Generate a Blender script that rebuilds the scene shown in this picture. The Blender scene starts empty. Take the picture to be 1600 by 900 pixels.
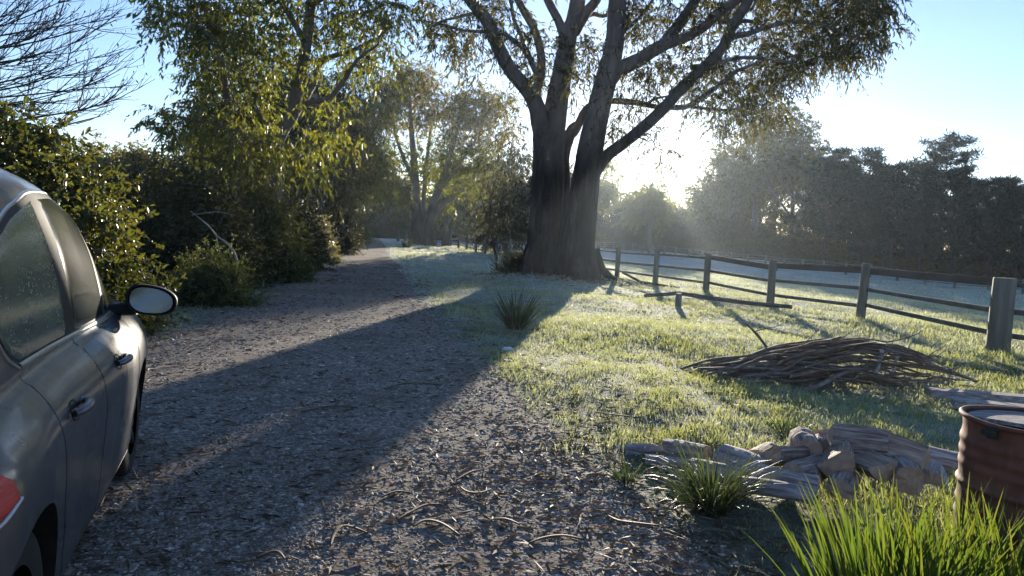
import bpy, math
import numpy as np
from math import radians, sin, cos, pi
C = bpy.context.scene
COL = C.collection
rng = np.random.default_rng(11)

# ------------------------------------------------------------------ camera geometry (metres, +Y ahead of the photographer)
FPX, EYE = 1155.0, 1.5
PITCH, ROLL = radians(3.82), radians(3.0)
_a = pi / 2 - PITCH
RC = np.array([[1, 0, 0], [0, cos(_a), -sin(_a)], [0, sin(_a), cos(_a)]]) @ \
     np.array([[cos(ROLL), -sin(ROLL), 0], [sin(ROLL), cos(ROLL), 0], [0, 0, 1]])
EYEV = np.array([0, 0, EYE])

def ray(x, y):
    return RC @ np.array([(x - 800) / FPX, -(y - 450) / FPX, -1.0])
def P(x, y, Y):
    """survey: the point at distance Y ahead seen in direction (x, y)"""
    d = ray(x, y)
    return EYEV + d * (Y / d[1])
def G(x, y, z=0.0):
    d = ray(x, y)
    return EYEV + d * ((z - EYE) / d[2])
def smooth(t):
    t = np.clip(t, 0, 1)
    return t * t * (3 - 2 * t)

# ------------------------------------------------------------------ noise
def vnoise(x, y, seed=0):
    x = np.asarray(x, float); y = np.asarray(y, float)
    xi = np.floor(x).astype(np.int64); yi = np.floor(y).astype(np.int64)
    fx = smooth(x - xi); fy = smooth(y - yi)
    def h(a, b):
        n = (a * 374761393 + b * 668265263 + seed * 982451653) & 0x7fffffff
        n = ((n ^ (n >> 13)) * 1274126177) & 0x7fffffff
        return ((n ^ (n >> 16)) & 0xffff) / 65535.0
    return (h(xi, yi) * (1 - fx) + h(xi + 1, yi) * fx) * (1 - fy) + (h(xi, yi + 1) * (1 - fx) + h(xi + 1, yi + 1) * fx) * fy

# ------------------------------------------------------------------ terrain
FENCE_Y = np.array([-60, 12.1, 17.3, 20.3, 24.0, 27.7, 31.2, 52, 60, 71, 115, 400])
FENCE_X = np.array([9.0, 8.05, 8.2, 7.15, 6.3, 5.35, 4.4, -.3, -2.2, -5.6, -18., -90])
DR_Y = np.array([-8, 0, 2.5, 4.2, 5.3, 7.85, 10.1, 23., 60, 116, 124])
DR_R = np.array([2.6, 2.2, 1.5, .8, .43, -.22, -.66, -3.2, -10.4, -21.2, -22.8])
DR_L = np.array([-5.4, -5.5, -5.4, -5.2, -5.1, -4.85, -4.5, -6.6, -13.6, -25.0, -26.6])
def drive_mask(x, y, m=0.0):
    r = np.interp(y, DR_Y, DR_R) + m
    l = np.interp(y, DR_Y, DR_L) - m
    return (x > l) & (x < r) & (y < 124)
TRUNK = (1.78, 28.3)
def terrain(x, y):
    x = np.asarray(x, float); y = np.asarray(y, float)
    d = (x - np.interp(y, FENCE_Y, FENCE_X)) * .96
    rise = .42 * smooth((y - 35) / 50)
    pad = np.clip(-1.15 + .032 * (y - 62), -.95, .6)
    s = smooth(d / 28)
    z = (1 - s) * rise + s * pad
    z = z + .25 * np.exp(-((x - TRUNK[0]) ** 2 + (y - TRUNK[1]) ** 2) / 9.0)
    rd = np.minimum(x - np.interp(y, DR_Y, DR_R), 3.0)
    ld = np.minimum(np.interp(y, DR_Y, DR_L) - x, 3.0)
    off = np.clip(np.maximum(rd, ld) / 1.2, 0, 1)
    z = z + off * (.05 * np.sin(x * .9 + 1.3 * np.sin(y * .31)) + .04 * np.sin(y * 1.05 + x * .4) - .02 + .03 * off)
    return z
def tz(x, y):
    return float(terrain(x, y))

# ------------------------------------------------------------------ mesh building
class MB:
    def __init__(s):
        s.V, s.F, s.M, s.n = [], [], [], 0
    def add(s, v, f, m=0):
        v = np.asarray(v, float).reshape(-1, 3)
        f = np.asarray(f, np.int64)
        s.V.append(v); s.F.append(f + s.n); s.M.append(np.full(len(f), m)); s.n += len(v)
    def build(s, name, mats, parent=None, smooth_=False, off=None):
        me = bpy.data.meshes.new(name)
        V = np.concatenate(s.V).astype(np.float32)
        if off is not None:
            V = V - np.asarray(off, np.float32)
        L = np.concatenate([f.ravel() for f in s.F]).astype(np.int32)
        T = np.concatenate([np.full(len(f), f.shape[1]) for f in s.F])
        S = np.concatenate([[0], np.cumsum(T)[:-1]]).astype(np.int32)
        me.vertices.add(len(V)); me.vertices.foreach_set('co', V.ravel())
        me.loops.add(len(L)); me.loops.foreach_set('vertex_index', L)
        me.polygons.add(len(S)); me.polygons.foreach_set('loop_start', S)
        me.polygons.foreach_set('material_index', np.concatenate(s.M).astype(np.int32))
        me.polygons.foreach_set('use_smooth', np.full(len(S), bool(smooth_)))
        for m in (mats if isinstance(mats, (list, tuple)) else [mats]):
            me.materials.append(m)
        me.update(calc_edges=True)
        o = bpy.data.objects.new(name, me); COL.objects.link(o)
        if parent is not None:
            o.parent = parent
        return o

def tag(o, label=None, cat=None, group=None, kind=None):
    if label: o['label'] = label
    if cat: o['category'] = cat
    if group: o['group'] = group
    if kind: o['kind'] = kind
    return o
def empty(name, loc, label, cat, group=None, rz=0):
    o = bpy.data.objects.new(name, None); COL.objects.link(o)
    o.empty_display_size = .2
    o.location = [float(c) for c in loc]; o.rotation_euler = (0, 0, rz)
    return tag(o, label, cat, group)
def copy_tree(o, parent=None):
    c = o.copy(); COL.objects.link(c)
    if parent is not None: c.parent = parent
    for ch in list(o.children): copy_tree(ch, c)
    return c

def nrm(a):
    return a / np.maximum(np.linalg.norm(a, axis=-1, keepdims=True), 1e-9)

def tube(mb, pts, rad, k=8, m=0, cap=True, lump=0.0, r=rng, capm=None, ridge=0):
    pts = np.asarray(pts, float); n = len(pts)
    rad = np.broadcast_to(np.asarray(rad, float), (n,))
    t = nrm(np.gradient(pts, axis=0))
    u = np.cross(t[0], [0.31, .22, .93]);
    if np.linalg.norm(u) < .05: u = np.cross(t[0], [1, 0, 0])
    u = u / np.linalg.norm(u)
    ang = np.arange(k) * 2 * pi / k
    out = []
    col_ = r.normal(0, 1, k) if ridge else 0
    for i in range(n):
        if ridge: col_ = col_ * .93 + r.normal(0, .36, k)
        u = u - t[i] * (u @ t[i]); u /= np.linalg.norm(u)
        w = np.cross(t[i], u)
        rr = rad[i] * (1 + (lump * r.normal(0, 1, k) if lump else 0) + ridge * col_)
        out.append(pts[i] + (np.cos(ang) * rr)[:, None] * u + (np.sin(ang) * rr)[:, None] * w)
    v = np.concatenate(out)
    i = np.arange(n - 1)[:, None] * k; j = np.arange(k)[None]; j2 = (j + 1) % k
    f = np.stack([i + j, i + j2, i + k + j2, i + k + j], -1).reshape(-1, 4)
    mb.add(v, f, m)
    if cap:
        v2 = np.concatenate([out[0], [pts[0]], out[-1], [pts[-1]]])
        q = np.arange(k); q2 = (q + 1) % k
        f = np.concatenate([np.stack([q2, q, np.full(k, k)], -1), np.stack([q + k + 1, q2 + k + 1, np.full(k, 2 * k + 1)], -1)])
        mb.add(v2, f, m if capm is None else capm)

def twigs(mb, Pn, Rn, k=3, m=0):
    """many thin tubes at once: Pn (N,S,3), Rn (S,) or (N,S)"""
    N, S, _ = Pn.shape
    if N == 0: return
    Rn = np.broadcast_to(np.asarray(Rn, float), (N, S))
    t = nrm(Pn[:, -1] - Pn[:, 0])
    u = nrm(np.cross(t, rng.normal(0, 1, (N, 3)))); w = np.cross(t, u)
    a = np.arange(k) * 2 * pi / k
    off = np.cos(a)[None, :, None] * u[:, None] + np.sin(a)[None, :, None] * w[:, None]       # N,k,3
    v = Pn[:, :, None, :] + Rn[:, :, None, None] * off[:, None]
    idx = np.arange(N * S * k).reshape(N, S, k)
    A = idx[:, :-1]; B = idx[:, 1:]
    f = np.stack([A, np.roll(A, -1, 2), np.roll(B, -1, 2), B], -1).reshape(-1, 4)
    mb.add(v, f, m)

def leaves(mb, pos, d, L, W, m=0, fold=False, r=rng):
    N = len(pos)
    if N == 0: return
    d = nrm(d)
    L = np.broadcast_to(np.asarray(L, float), (N,))[:, None]; W = np.broadcast_to(np.asarray(W, float), (N,))[:, None]
    s = nrm(np.cross(d, r.normal(0, 1, (N, 3))))
    if not fold:
        v = np.stack([pos, pos + d * L * .42 + s * W * .5, pos + d * L, pos + d * L * .42 - s * W * .5], 1)
        f = np.arange(N * 4).reshape(N, 4)
    else:
        nn = np.cross(d, s)
        bend = nn * L * .12
        a = pos + d * L * .3; b = pos + d * L * .68 + bend * .5
        lift = nn * W * .22
        v = np.stack([pos, a + s * W * .5 + lift, b + s * W * .4 + lift, pos + d * L - bend * .4, b - s * W * .4 + lift, a - s * W * .5 + lift, a, b], 1)
        q = np.array([[0, 1, 6, 5]])
        base = np.arange(N)[:, None] * 8
        f = np.concatenate([base + np.array([[0, 6, 1, 1]])[:, :3], base + np.array([[0, 5, 6]]), base + np.array([[2, 3, 7]]), base + np.array([[7, 3, 4]])])
        f4 = np.concatenate([base + np.array([[1, 6, 7, 2]]), base + np.array([[6, 5, 4, 7]])])
        mb.add(v, f, m); mb.F.append(f4 + mb.n - len(v.reshape(-1, 3))); mb.M.append(np.full(len(f4), m))
        return
    mb.add(v, f, m)

def twig_leaves(ml, mw, cen, R, ntw, nleaf, tl, L, W, droop=.3, hang=.8, flat=.8, tw_r=.006, fold=False, outb=1.0, r=rng, lm=0):
    cen = np.asarray(cen, float).reshape(-1, 3); N = len(cen)
    if N == 0: return
    g = r.normal(0, .5, (N, ntw, 3)) * np.array([1, 1, flat])
    Rr = np.broadcast_to(np.asarray(R, float), (N,))[:, None, None]
    o = (cen[:, None] + g * Rr).reshape(-1, 3)
    d = nrm(g * outb + r.normal(0, .35, g.shape)).reshape(-1, 3)
    n = len(o)
    tl_ = tl * r.uniform(.6, 1.25, n)
    t = np.linspace(.1, 1, nleaf)[None] + r.uniform(-.05, .05, (n, nleaf))
    def at(t):
        return o[:, None] + d[:, None] * (t * tl_[:, None])[..., None] + np.array([0, 0, -1.]) * (droop * tl_[:, None] * t * t)[..., None]
    p = at(t).reshape(-1, 3)
    dd = np.repeat(d, nleaf, 0) * .45 + r.normal(0, .45, (n * nleaf, 3)) + np.array([0, 0, -hang])
    leaves(ml, p, dd, L * r.uniform(.65, 1.25, len(p)), W * r.uniform(.7, 1.2, len(p)), lm, fold, r)
    if mw is not None and tw_r:
        T = np.broadcast_to(np.linspace(0, 1, 4)[None], (n, 4))
        twigs(mw, at(T), np.array([1, .8, .6, .3]) * tw_r)

def skeleton(base, r0, L, nch, spread, up, lens, seed, levels=3, lean=(0, 0, 1.), wob=.16, segs=6, start=.4):
    """forked branch system; returns list of (points, radii) and the tip points"""
    r = np.random.default_rng(seed)
    out, tips = [], []
    def grow(p, d, L, ra, lev):
        pts = [np.array(p, float)]
        for i in range(segs):
            d = d + r.normal(0, wob, 3) * (.5 if lev == 0 else 1) + np.array([0, 0, up[lev]])
            d = d / np.linalg.norm(d)
            pts.append(pts[-1] + d * L / segs)
        pts = np.array(pts)
        rad = ra * np.linspace(1, .5 if lev < levels else .25, segs + 1)
        out.append((pts, rad, lev))
        if lev == levels:
            tips.append(pts[-1]); tips.append(pts[-3]);
            return
        if lev == levels - 1: tips.append(pts[-1])
        n = nch[lev]
        for c in range(n):
            t = start + (1 - start) * (c + r.uniform(.1, .9)) / n if lev == 0 else r.uniform(.3, 1)
            i = min(segs, max(1, int(round(t * segs))))
            ax = nrm(np.cross(d, r.normal(0, 1, 3)))
            if lev == 0:
                a = 2.4 * c + r.uniform(-.5, .5); ax = np.array([cos(a), sin(a), .1])
            d2 = d + ax * spread[lev] * r.uniform(.7, 1.25)
            d2 /= np.linalg.norm(d2)
            grow(pts[i], d2, lens[lev + 1] * r.uniform(.7, 1.2) * L0, rad[i] * (.72 if lev < 2 else .6), lev + 1)
    L0 = L
    d0 = np.array(lean, float); d0 /= np.linalg.norm(d0)
    grow(base, d0, lens[0] * L, r0, 0)
    return out, np.array(tips)

# ------------------------------------------------------------------ materials
def mat(name):
    m = bpy.data.materials.new(name); m.use_nodes = True
    nt = m.node_tree; nt.nodes.clear()
    out = nt.nodes.new('ShaderNodeOutputMaterial')
    return m, nt, out
def nd(nt, t, **kw):
    n = nt.nodes.new('ShaderNode' + t)
    for k, v in kw.items():
        if k in n.inputs.keys(): n.inputs[k].default_value = v
        else: setattr(n, k, v)
    return n
def rgba(c): return (c[0], c[1], c[2], 1)
def ramp(nt, stops, fac=None, interp='LINEAR'):
    n = nt.nodes.new('ShaderNodeValToRGB'); e = n.color_ramp.elements
    n.color_ramp.interpolation = interp
    while len(e) < len(stops): e.new(.5)
    for i, (p, c) in enumerate(stops):
        e[i].position = p; e[i].color = rgba(c) if hasattr(c, '__len__') else (c, c, c, 1)
    if fac is not None: nt.links.new(fac, n.inputs[0])
    return n.outputs[0]
def coords(nt, scale=(1, 1, 1)):
    t = nd(nt, 'TexCoord'); mp = nd(nt, 'Mapping'); mp.inputs['Scale'].default_value = scale
    nt.links.new(t.outputs['Object'], mp.inputs[0]); return mp.outputs[0]
def noise(nt, co, scale, detail=4, rough=.6, dist=0):
    n = nd(nt, 'TexNoise', Scale=scale, Detail=detail, Roughness=rough, Distortion=dist)
    nt.links.new(co, n.inputs['Vector']); return n.outputs['Fac']
def mixc(nt, fac, a, b, mode='MIX'):
    n = nt.nodes.new('ShaderNodeMix'); n.data_type = 'RGBA'; n.blend_type = mode
    for i, x in ((0, fac), (6, a), (7, b)):
        if hasattr(x, 'is_linked'): nt.links.new(x, n.inputs[i])
        elif hasattr(x, '__len__'): n.inputs[i].default_value = rgba(x)
        else: n.inputs[i].default_value = x
    return n.outputs[2]
def math_(nt, op, a, b=0., c=0.):
    n = nt.nodes.new('ShaderNodeMath'); n.operation = op
    for i, x in enumerate((a, b, c)):
        if hasattr(x, 'is_linked'): nt.links.new(x, n.inputs[i])
        else: n.inputs[i].default_value = x
    return n.outputs[0]
def princ(nt, out, col, rough=.6, bump=None, bstr=.3, bdist=.02, **kw):
    b = nd(nt, 'BsdfPrincipled')
    for k, v in kw.items(): b.inputs[k].default_value = v
    for key, x in (('Base Color', col), ('Roughness', rough)):
        if hasattr(x, 'is_linked'): nt.links.new(x, b.inputs[key])
        elif hasattr(x, '__len__'): b.inputs[key].default_value = rgba(x)
        else: b.inputs[key].default_value = x
    if bump is not None:
        bn = nd(nt, 'Bump', Strength=bstr, Distance=bdist); nt.links.new(bump, bn.inputs['Height'])
        nt.links.new(bn.outputs[0], b.inputs['Normal'])
    nt.links.new(b.outputs[0], out.inputs[0]); return b
def leaf_mat(name, cols, trans, tf=.4, rough=.5, spec=.28):
    m, nt, out = mat(name)
    g = nd(nt, 'NewGeometry')
    n = len(cols)
    col = ramp(nt, [(i / max(1, n - 1), c) for i, c in enumerate(cols)], g.outputs['Random Per Island'])
    b = nd(nt, 'BsdfPrincipled', Roughness=rough); b.inputs['Specular IOR Level'].default_value = spec
    nt.links.new(col, b.inputs['Base Color'])
    t = nd(nt, 'BsdfTranslucent')
    tc = mixc(nt, g.outputs['Random Per Island'], trans, [trans[0] * 1.15, trans[1] * .8, trans[2] * .8])
    nt.links.new(tc, t.inputs['Color'])
    mx = nd(nt, 'MixShader', Fac=tf)
    nt.links.new(b.outputs[0], mx.inputs[1]); nt.links.new(t.outputs[0], mx.inputs[2])
    nt.links.new(mx.outputs[0], out.inputs[0]); return m
def noise_mat(name, stops, scale=4, detail=5, stretch=(1, 1, 1), rough=.8, bstr=.4, bdist=.02, bscale=None, **kw):
    m, nt, out = mat(name); co = coords(nt, stretch)
    n1 = noise(nt, co, scale, detail, .65)
    n2 = noise(nt, co, bscale or scale * 3, 6, .7)
    princ(nt, out, ramp(nt, stops, n1), rough, n2, bstr, bdist, **kw); return m

M = {}
M['gum_leaf'] = leaf_mat('gum_leaf', [(.016, .026, .012), (.036, .046, .018), (.062, .062, .022), (.024, .038, .02)], (.22, .23, .03), .26)
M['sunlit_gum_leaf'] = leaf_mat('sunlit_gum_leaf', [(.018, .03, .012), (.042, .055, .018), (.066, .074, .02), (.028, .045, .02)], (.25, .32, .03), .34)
M['gum_leaf_yellow'] = leaf_mat('gum_leaf_yellow', [(.03, .046, .014), (.06, .075, .018), (.10, .085, .022), (.04, .06, .018)], (.30, .37, .035), .38)
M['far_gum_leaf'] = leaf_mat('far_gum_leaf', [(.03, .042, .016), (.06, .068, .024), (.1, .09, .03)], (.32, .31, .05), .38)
M['pine_needle'] = leaf_mat('pine_needle', [(.009, .017, .015), (.018, .029, .026), (.028, .040, .032)], (.08, .10, .04), .14, .6, .2)
M['hedge_leaf'] = leaf_mat('hedge_leaf', [(.02, .035, .01), (.04, .06, .014), (.05, .064, .016)], (.22, .26, .03), .24, .42, .4)
M['shrub_leaf'] = leaf_mat('shrub_leaf', [(.02, .036, .014), (.04, .06, .02), (.055, .075, .024)], (.2, .24, .04), .32)
M['dark_leaf'] = leaf_mat('dark_leaf', [(.012, .02, .01), (.025, .034, .014), (.035, .042, .016)], (.14, .15, .03), .25, .5, .3)
M['pale_leaf'] = leaf_mat('pale_leaf', [(.05, .065, .045), (.12, .13, .09), (.2, .2, .14)], (.34, .36, .12), .35, .3, .6)
M['fern_leaf'] = leaf_mat('fern_leaf', [(.04, .065, .02), (.07, .1, .03), (.09, .12, .035)], (.25, .32, .05), .35)
M['dry_leaf'] = leaf_mat('dry_leaf', [(.05, .032, .018), (.12, .08, .045), (.16, .125, .09), (.24, .21, .17)], (.14, .10, .05), .08, .7, .25)

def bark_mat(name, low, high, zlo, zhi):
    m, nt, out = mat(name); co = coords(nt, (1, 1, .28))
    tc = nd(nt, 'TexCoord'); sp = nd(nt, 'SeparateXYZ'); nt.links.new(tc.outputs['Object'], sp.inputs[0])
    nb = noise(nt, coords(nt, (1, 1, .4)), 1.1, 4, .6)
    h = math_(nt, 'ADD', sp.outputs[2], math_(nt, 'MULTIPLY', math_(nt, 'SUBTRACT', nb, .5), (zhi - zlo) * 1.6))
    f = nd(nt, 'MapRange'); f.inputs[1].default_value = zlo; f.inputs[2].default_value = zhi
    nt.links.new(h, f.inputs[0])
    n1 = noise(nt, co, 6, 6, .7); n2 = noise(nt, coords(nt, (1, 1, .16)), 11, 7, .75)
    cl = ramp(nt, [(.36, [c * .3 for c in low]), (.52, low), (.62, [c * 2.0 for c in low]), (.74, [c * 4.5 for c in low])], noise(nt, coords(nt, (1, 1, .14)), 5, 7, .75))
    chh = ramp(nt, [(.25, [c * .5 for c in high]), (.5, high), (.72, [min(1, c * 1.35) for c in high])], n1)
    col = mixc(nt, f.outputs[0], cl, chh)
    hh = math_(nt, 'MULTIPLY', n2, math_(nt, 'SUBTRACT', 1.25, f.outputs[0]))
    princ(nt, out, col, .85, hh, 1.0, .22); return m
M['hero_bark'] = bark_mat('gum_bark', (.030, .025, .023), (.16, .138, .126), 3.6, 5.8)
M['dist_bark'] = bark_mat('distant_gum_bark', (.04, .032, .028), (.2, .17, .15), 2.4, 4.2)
M['grey_bark'] = noise_mat('grey_bark', [(.3, (.07, .06, .05)), (.7, (.2, .17, .15))], 5, 6, (1, 1, .25), bstr=.7, bdist=.05)
M['pine_bark'] = noise_mat('pine_bark', [(.3, (.03, .024, .02)), (.7, (.09, .07, .06))], 5, 5, (1, 1, .3), bstr=.6, bdist=.05)
M['twig'] = noise_mat('twig_bark', [(.3, (.03, .024, .02)), (.7, (.07, .055, .045))], 6, 3)
M['red_bark'] = noise_mat('reddish_bark', [(.3, (.06, .04, .032)), (.7, (.2, .13, .1))], 5, 6, (1, 1, .25), bstr=.7, bdist=.04)
EXPO = 1.88
# ------------------------------------------------------------------ ground, drive, grass
def frost(nt, lo=.15, hi=.85):
    tc = nd(nt, 'TexCoord'); sp = nd(nt, 'SeparateXYZ'); nt.links.new(tc.outputs['Object'], sp.inputs[0])
    f = nd(nt, 'MapRange'); f.inputs[1].default_value = 5; f.inputs[2].default_value = 38
    f.inputs[3].default_value = lo; f.inputs[4].default_value = hi
    nt.links.new(sp.outputs[1], f.inputs[0])
    a = noise(nt, coords(nt), .35, 3, .6); b = noise(nt, coords(nt), 2.6, 5, .7)
    s = math_(nt, 'ADD', math_(nt, 'MULTIPLY', math_(nt, 'SUBTRACT', a, .5), 1.1), math_(nt, 'MULTIPLY', math_(nt, 'SUBTRACT', b, .5), 1.2))
    r = math_(nt, 'ADD', f.outputs[0], s); n = nd(nt, 'Clamp'); nt.links.new(r, n.inputs[0]); return n.outputs[0]

m, nt, out = mat('turf')
fr = frost(nt)
co = coords(nt)
g = ramp(nt, [(.25, (.024, .030, .012)), (.5, (.055, .075, .022)), (.75, (.115, .125, .04))], noise(nt, co, 3.2, 6, .7))
fc = ramp(nt, [(.3, (.28, .34, .32)), (.7, (.56, .61, .59))], noise(nt, co, 5, 6, .7))
princ(nt, out, mixc(nt, fr, g, fc), .9, noise(nt, co, 9, 6, .75), .8, .12)
M['turf'] = m

m, nt, out = mat('grass_blade')
g_ = nd(nt, 'NewGeometry')
fr = frost(nt, .26, .85)
fr = math_(nt, 'MULTIPLY', fr, math_(nt, 'ADD', .45, math_(nt, 'MULTIPLY', g_.outputs['Random Per Island'], .8)))
base = ramp(nt, [(0, (.04, .065, .016)), (.5, (.08, .115, .026)), (.8, (.14, .155, .036)), (1, (.26, .22, .1))], g_.outputs['Random Per Island'])
col = mixc(nt, fr, base, (.48, .54, .48))
b = nd(nt, 'BsdfPrincipled', Roughness=.5); b.inputs['Specular IOR Level'].default_value = .35
nt.links.new(col, b.inputs['Base Color'])
t = nd(nt, 'BsdfTranslucent'); nt.links.new(mixc(nt, fr, (.48, .52, .09), (.78, .78, .56)), t.inputs['Color'])
mx = nd(nt, 'MixShader', Fac=.42)
nt.links.new(b.outputs[0], mx.inputs[1]); nt.links.new(t.outputs[0], mx.inputs[2]); nt.links.new(mx.outputs[0], out.inputs[0])
M['blade'] = m

m, nt, out = mat('gravel')
co = coords(nt)
v = nd(nt, 'TexVoronoi', Scale=55.0); nt.links.new(co, v.inputs['Vector'])
v2 = nd(nt, 'TexVoronoi', Scale=24.0); nt.links.new(co, v2.inputs['Vector'])
big = noise(nt, co, .7, 5, .65); mid = noise(nt, co, 6, 5, .7)
rnd = nd(nt, 'SeparateColor'); nt.links.new(v.outputs['Color'], rnd.inputs[0])
stone = ramp(nt, [(0, (.10, .082, .068)), (.5, (.25, .21, .178)), (.85, (.42, .37, .32)), (1, (.55, .52, .48))], rnd.outputs[0])
dirt = ramp(nt, [(.3, (.095, .073, .056)), (.7, (.21, .165, .13))], mid)
fac = ramp(nt, [(.36, 0.0), (.62, .9)], math_(nt, 'ADD', math_(nt, 'MULTIPLY', big, .65), math_(nt, 'MULTIPLY', mid, .35)))
col = mixc(nt, fac, dirt, stone)
h = math_(nt, 'ADD', math_(nt, 'SUBTRACT', 1.0, v.outputs['Distance']), math_(nt, 'MULTIPLY', math_(nt, 'SUBTRACT', 1.0, v2.outputs['Distance']), .8))
h = math_(nt, 'ADD', h, math_(nt, 'MULTIPLY', mid, .7))
princ(nt, out, col, .95, h, .3, .008, **{'Specular IOR Level': .08})
M['gravel'] = m
m, nt, out = mat('stone')
g_ = nd(nt, 'NewGeometry')
princ(nt, out, ramp(nt, [(0, (.075, .062, .051)), (.5, (.25, .208, .17)), (.88, (.43, .37, .31)), (1, (.6, .55, .48))], g_.outputs['Random Per Island']), .85, **{'Specular IOR Level': .2})
M['stone'] = m

def axis(lo, hi, c, fine, n):
    u = np.linspace(np.arcsinh((lo - c) / fine), np.arcsinh((hi - c) / fine), n)
    return c + fine * np.sinh(u)
gx = axis(-400, 400, 1, 6, 300); gy = axis(-120, 400, 6, 8, 330)
X, Y = np.meshgrid(gx, gy)
def grid_faces(ny, nx):
    i = np.arange(ny - 1)[:, None] * nx + np.arange(nx - 1)[None]
    return np.stack([i, i + 1, i + nx + 1, i + nx], -1).reshape(-1, 4)
mb = MB(); mb.add(np.stack([X, Y, terrain(X, Y)], -1), grid_faces(*X.shape))
tag(mb.build('ground', M['turf'], smooth_=True), kind='structure')

ys = np.concatenate([np.linspace(-8, 14, 330), np.linspace(14.1, 124, 420)])
su = np.linspace(0, 1, 44)
l = np.interp(ys, DR_Y, DR_L) + .22 * (vnoise(ys * 1.7, ys * 0, 3) - .5) + .3 * (vnoise(ys * .4, ys * 0, 5) - .5)
r_ = np.interp(ys, DR_Y, DR_R) + .3 * (vnoise(ys * 2.1, ys * 0, 8) - .5) + .3 * (vnoise(ys * .5, ys * 0, 9) - .5)
X = l[:, None] + (r_ - l)[:, None] * su[None]; Y = np.repeat(ys[:, None], 44, 1)
def drive_z(X, Y): return terrain(X, Y) + .014 + .012 * vnoise(X * 1.3, Y * 1.3, 4)
Z = drive_z(X, Y) - .03 * (np.minimum(su, 1 - su)[None] < .012)
mb = MB(); mb.add(np.stack([X, Y, Z], -1), grid_faces(*X.shape))
tag(mb.build('driveway', M['gravel'], smooth_=True), kind='structure')

# loose stones near the camera
N = 190000
y = 1.6 * np.exp(rng.random(N) * np.log(16 / 1.6)); x = rng.uniform(-.72, .62, N) * (y + .6)
k = drive_mask(x, y, .12) & (rng.random(N) < .25 + .75 * smooth((vnoise(x * .9, y * .9, 21) * .6 + vnoise(x * 3, y * 3, 22) * .4 - .25) * 2.2)); x, y = x[k], y[k]; fr_ = (x - np.interp(y, DR_Y, DR_L)) / (np.interp(y, DR_Y, DR_R) - np.interp(y, DR_Y, DR_L)); trk = np.maximum(np.exp(-((fr_ - .46) / .055) ** 2), np.exp(-((fr_ - .76) / .055) ** 2)) * (.5 + .5 * vnoise(x * .8, y * .8, 61))
k = rng.random(len(x)) > .72 * trk; x, y = x[k], y[k]; N = len(x)
s = rng.uniform(.0035, .0080, N) * (1 + rng.random(N) ** 6 * 1.6) * np.clip(y / 5, 1, 2.0) ** .6
oc = np.array([[1, 0, 0], [0, 1, 0], [-1, 0, 0], [0, -1, 0], [0, 0, .62], [0, 0, -.5]], float)
of = np.array([[0, 1, 4], [1, 2, 4], [2, 3, 4], [3, 0, 4], [1, 0, 5], [2, 1, 5], [3, 2, 5], [0, 3, 5]])
an = rng.uniform(0, 6.28, N)
v = oc[None] * (1 + rng.normal(0, .25, (N, 6, 3)))
v = np.stack([v[..., 0] * np.cos(an)[:, None] * 1.4 - v[..., 1] * np.sin(an)[:, None], v[..., 0] * np.sin(an)[:, None] * 1.4 + v[..., 1] * np.cos(an)[:, None], v[..., 2] * .6], -1) * s[:, None, None]
v += np.stack([x, y, drive_z(x, y) + .001], -1)[:, None]
mb = MB(); mb.add(v, (np.arange(N)[:, None, None] * 6 + of[None]).reshape(-1, 3))
tag(mb.build('gravel_stones', M['stone']), kind='stuff')

# fallen leaves and bark flakes
N = 60000
y = 1.6 * np.exp(rng.random(N) * np.log(34 / 1.6)); x = rng.uniform(-.75, .62, N) * (y + .6)
rr = np.interp(y, DR_Y, DR_R) - x; ll = x - np.interp(y, DR_Y, DR_L)
edge = np.exp(-np.abs(rr) / .6) + np.where(ll < 1.2, np.exp(-np.abs(ll) / 1.5), np.exp(-(ll - 1.2 + .8) / .8)) * 1.5 + np.where((ll > -1) & (rr > -.5), .28, 0) + .04
k = rng.random(N) < edge * (.4 + vnoise(x * 1.2, y * 1.2, 31)); x, y = x[k], y[k]
ta = rng.uniform(0, 2 * pi, 3500); tr = 1.2 + np.abs(rng.normal(0, 1.3, 3500)); x = np.concatenate([x, TRUNK[0] + tr * np.cos(ta)]); y = np.concatenate([y, TRUNK[1] + tr * np.sin(ta)]); N = len(x)
p = np.stack([x, y, drive_z(x, y) + .004 + .006 * rng.random(N)], -1)
d = np.stack([rng.normal(0, 1, N), rng.normal(0, 1, N), rng.normal(0, .10, N)], -1)
sc_ = np.clip(y / 12, 1, 2); mb = MB(); leaves(mb, p, d, rng.uniform(.04, .13, N) * sc_, rng.uniform(.007, .016, N) * sc_)
tag(mb.build('leaf_litter', M['dry_leaf']), kind='stuff')

# grass blades
def blades(mb, x, y, h, w, lean, r=rng, base_dz=0):
    N = len(x)
    a = r.uniform(0, 2 * pi, N); b = r.uniform(0, 2 * pi, N)
    z = terrain(x, y) + base_dz
    o = np.stack([x, y, z], -1)
    s = np.stack([np.cos(a), np.sin(a), np.zeros(N)], -1) * (w * .5)[:, None]
    ld = np.stack([np.cos(b), np.sin(b), np.zeros(N)], -1) * (lean * h)[:, None]
    up = np.array([0, 0, 1.])
    m1 = o + up * (h * .55)[:, None] + ld * .35
    tip = o + up * (h * np.sqrt(np.clip(1 - lean ** 2 * .6, .15, 1)))[:, None] + ld
    v = np.stack([o - s, o + s, m1 + s * .8, tip, m1 - s * .8], 1)
    base = np.arange(N)[:, None] * 5
    mb.add(v, base + np.array([[0, 1, 2, 4]])); mb.F.append(base + np.array([[4, 2, 3]]) + mb.n - N * 5); mb.M.append(np.zeros(N))
N = 560000
y = 2.2 * np.exp(rng.random(N) ** .8 * np.log(75 / 2.2)); x = rng.uniform(-.78, .86, N) * (y + .5)
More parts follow.
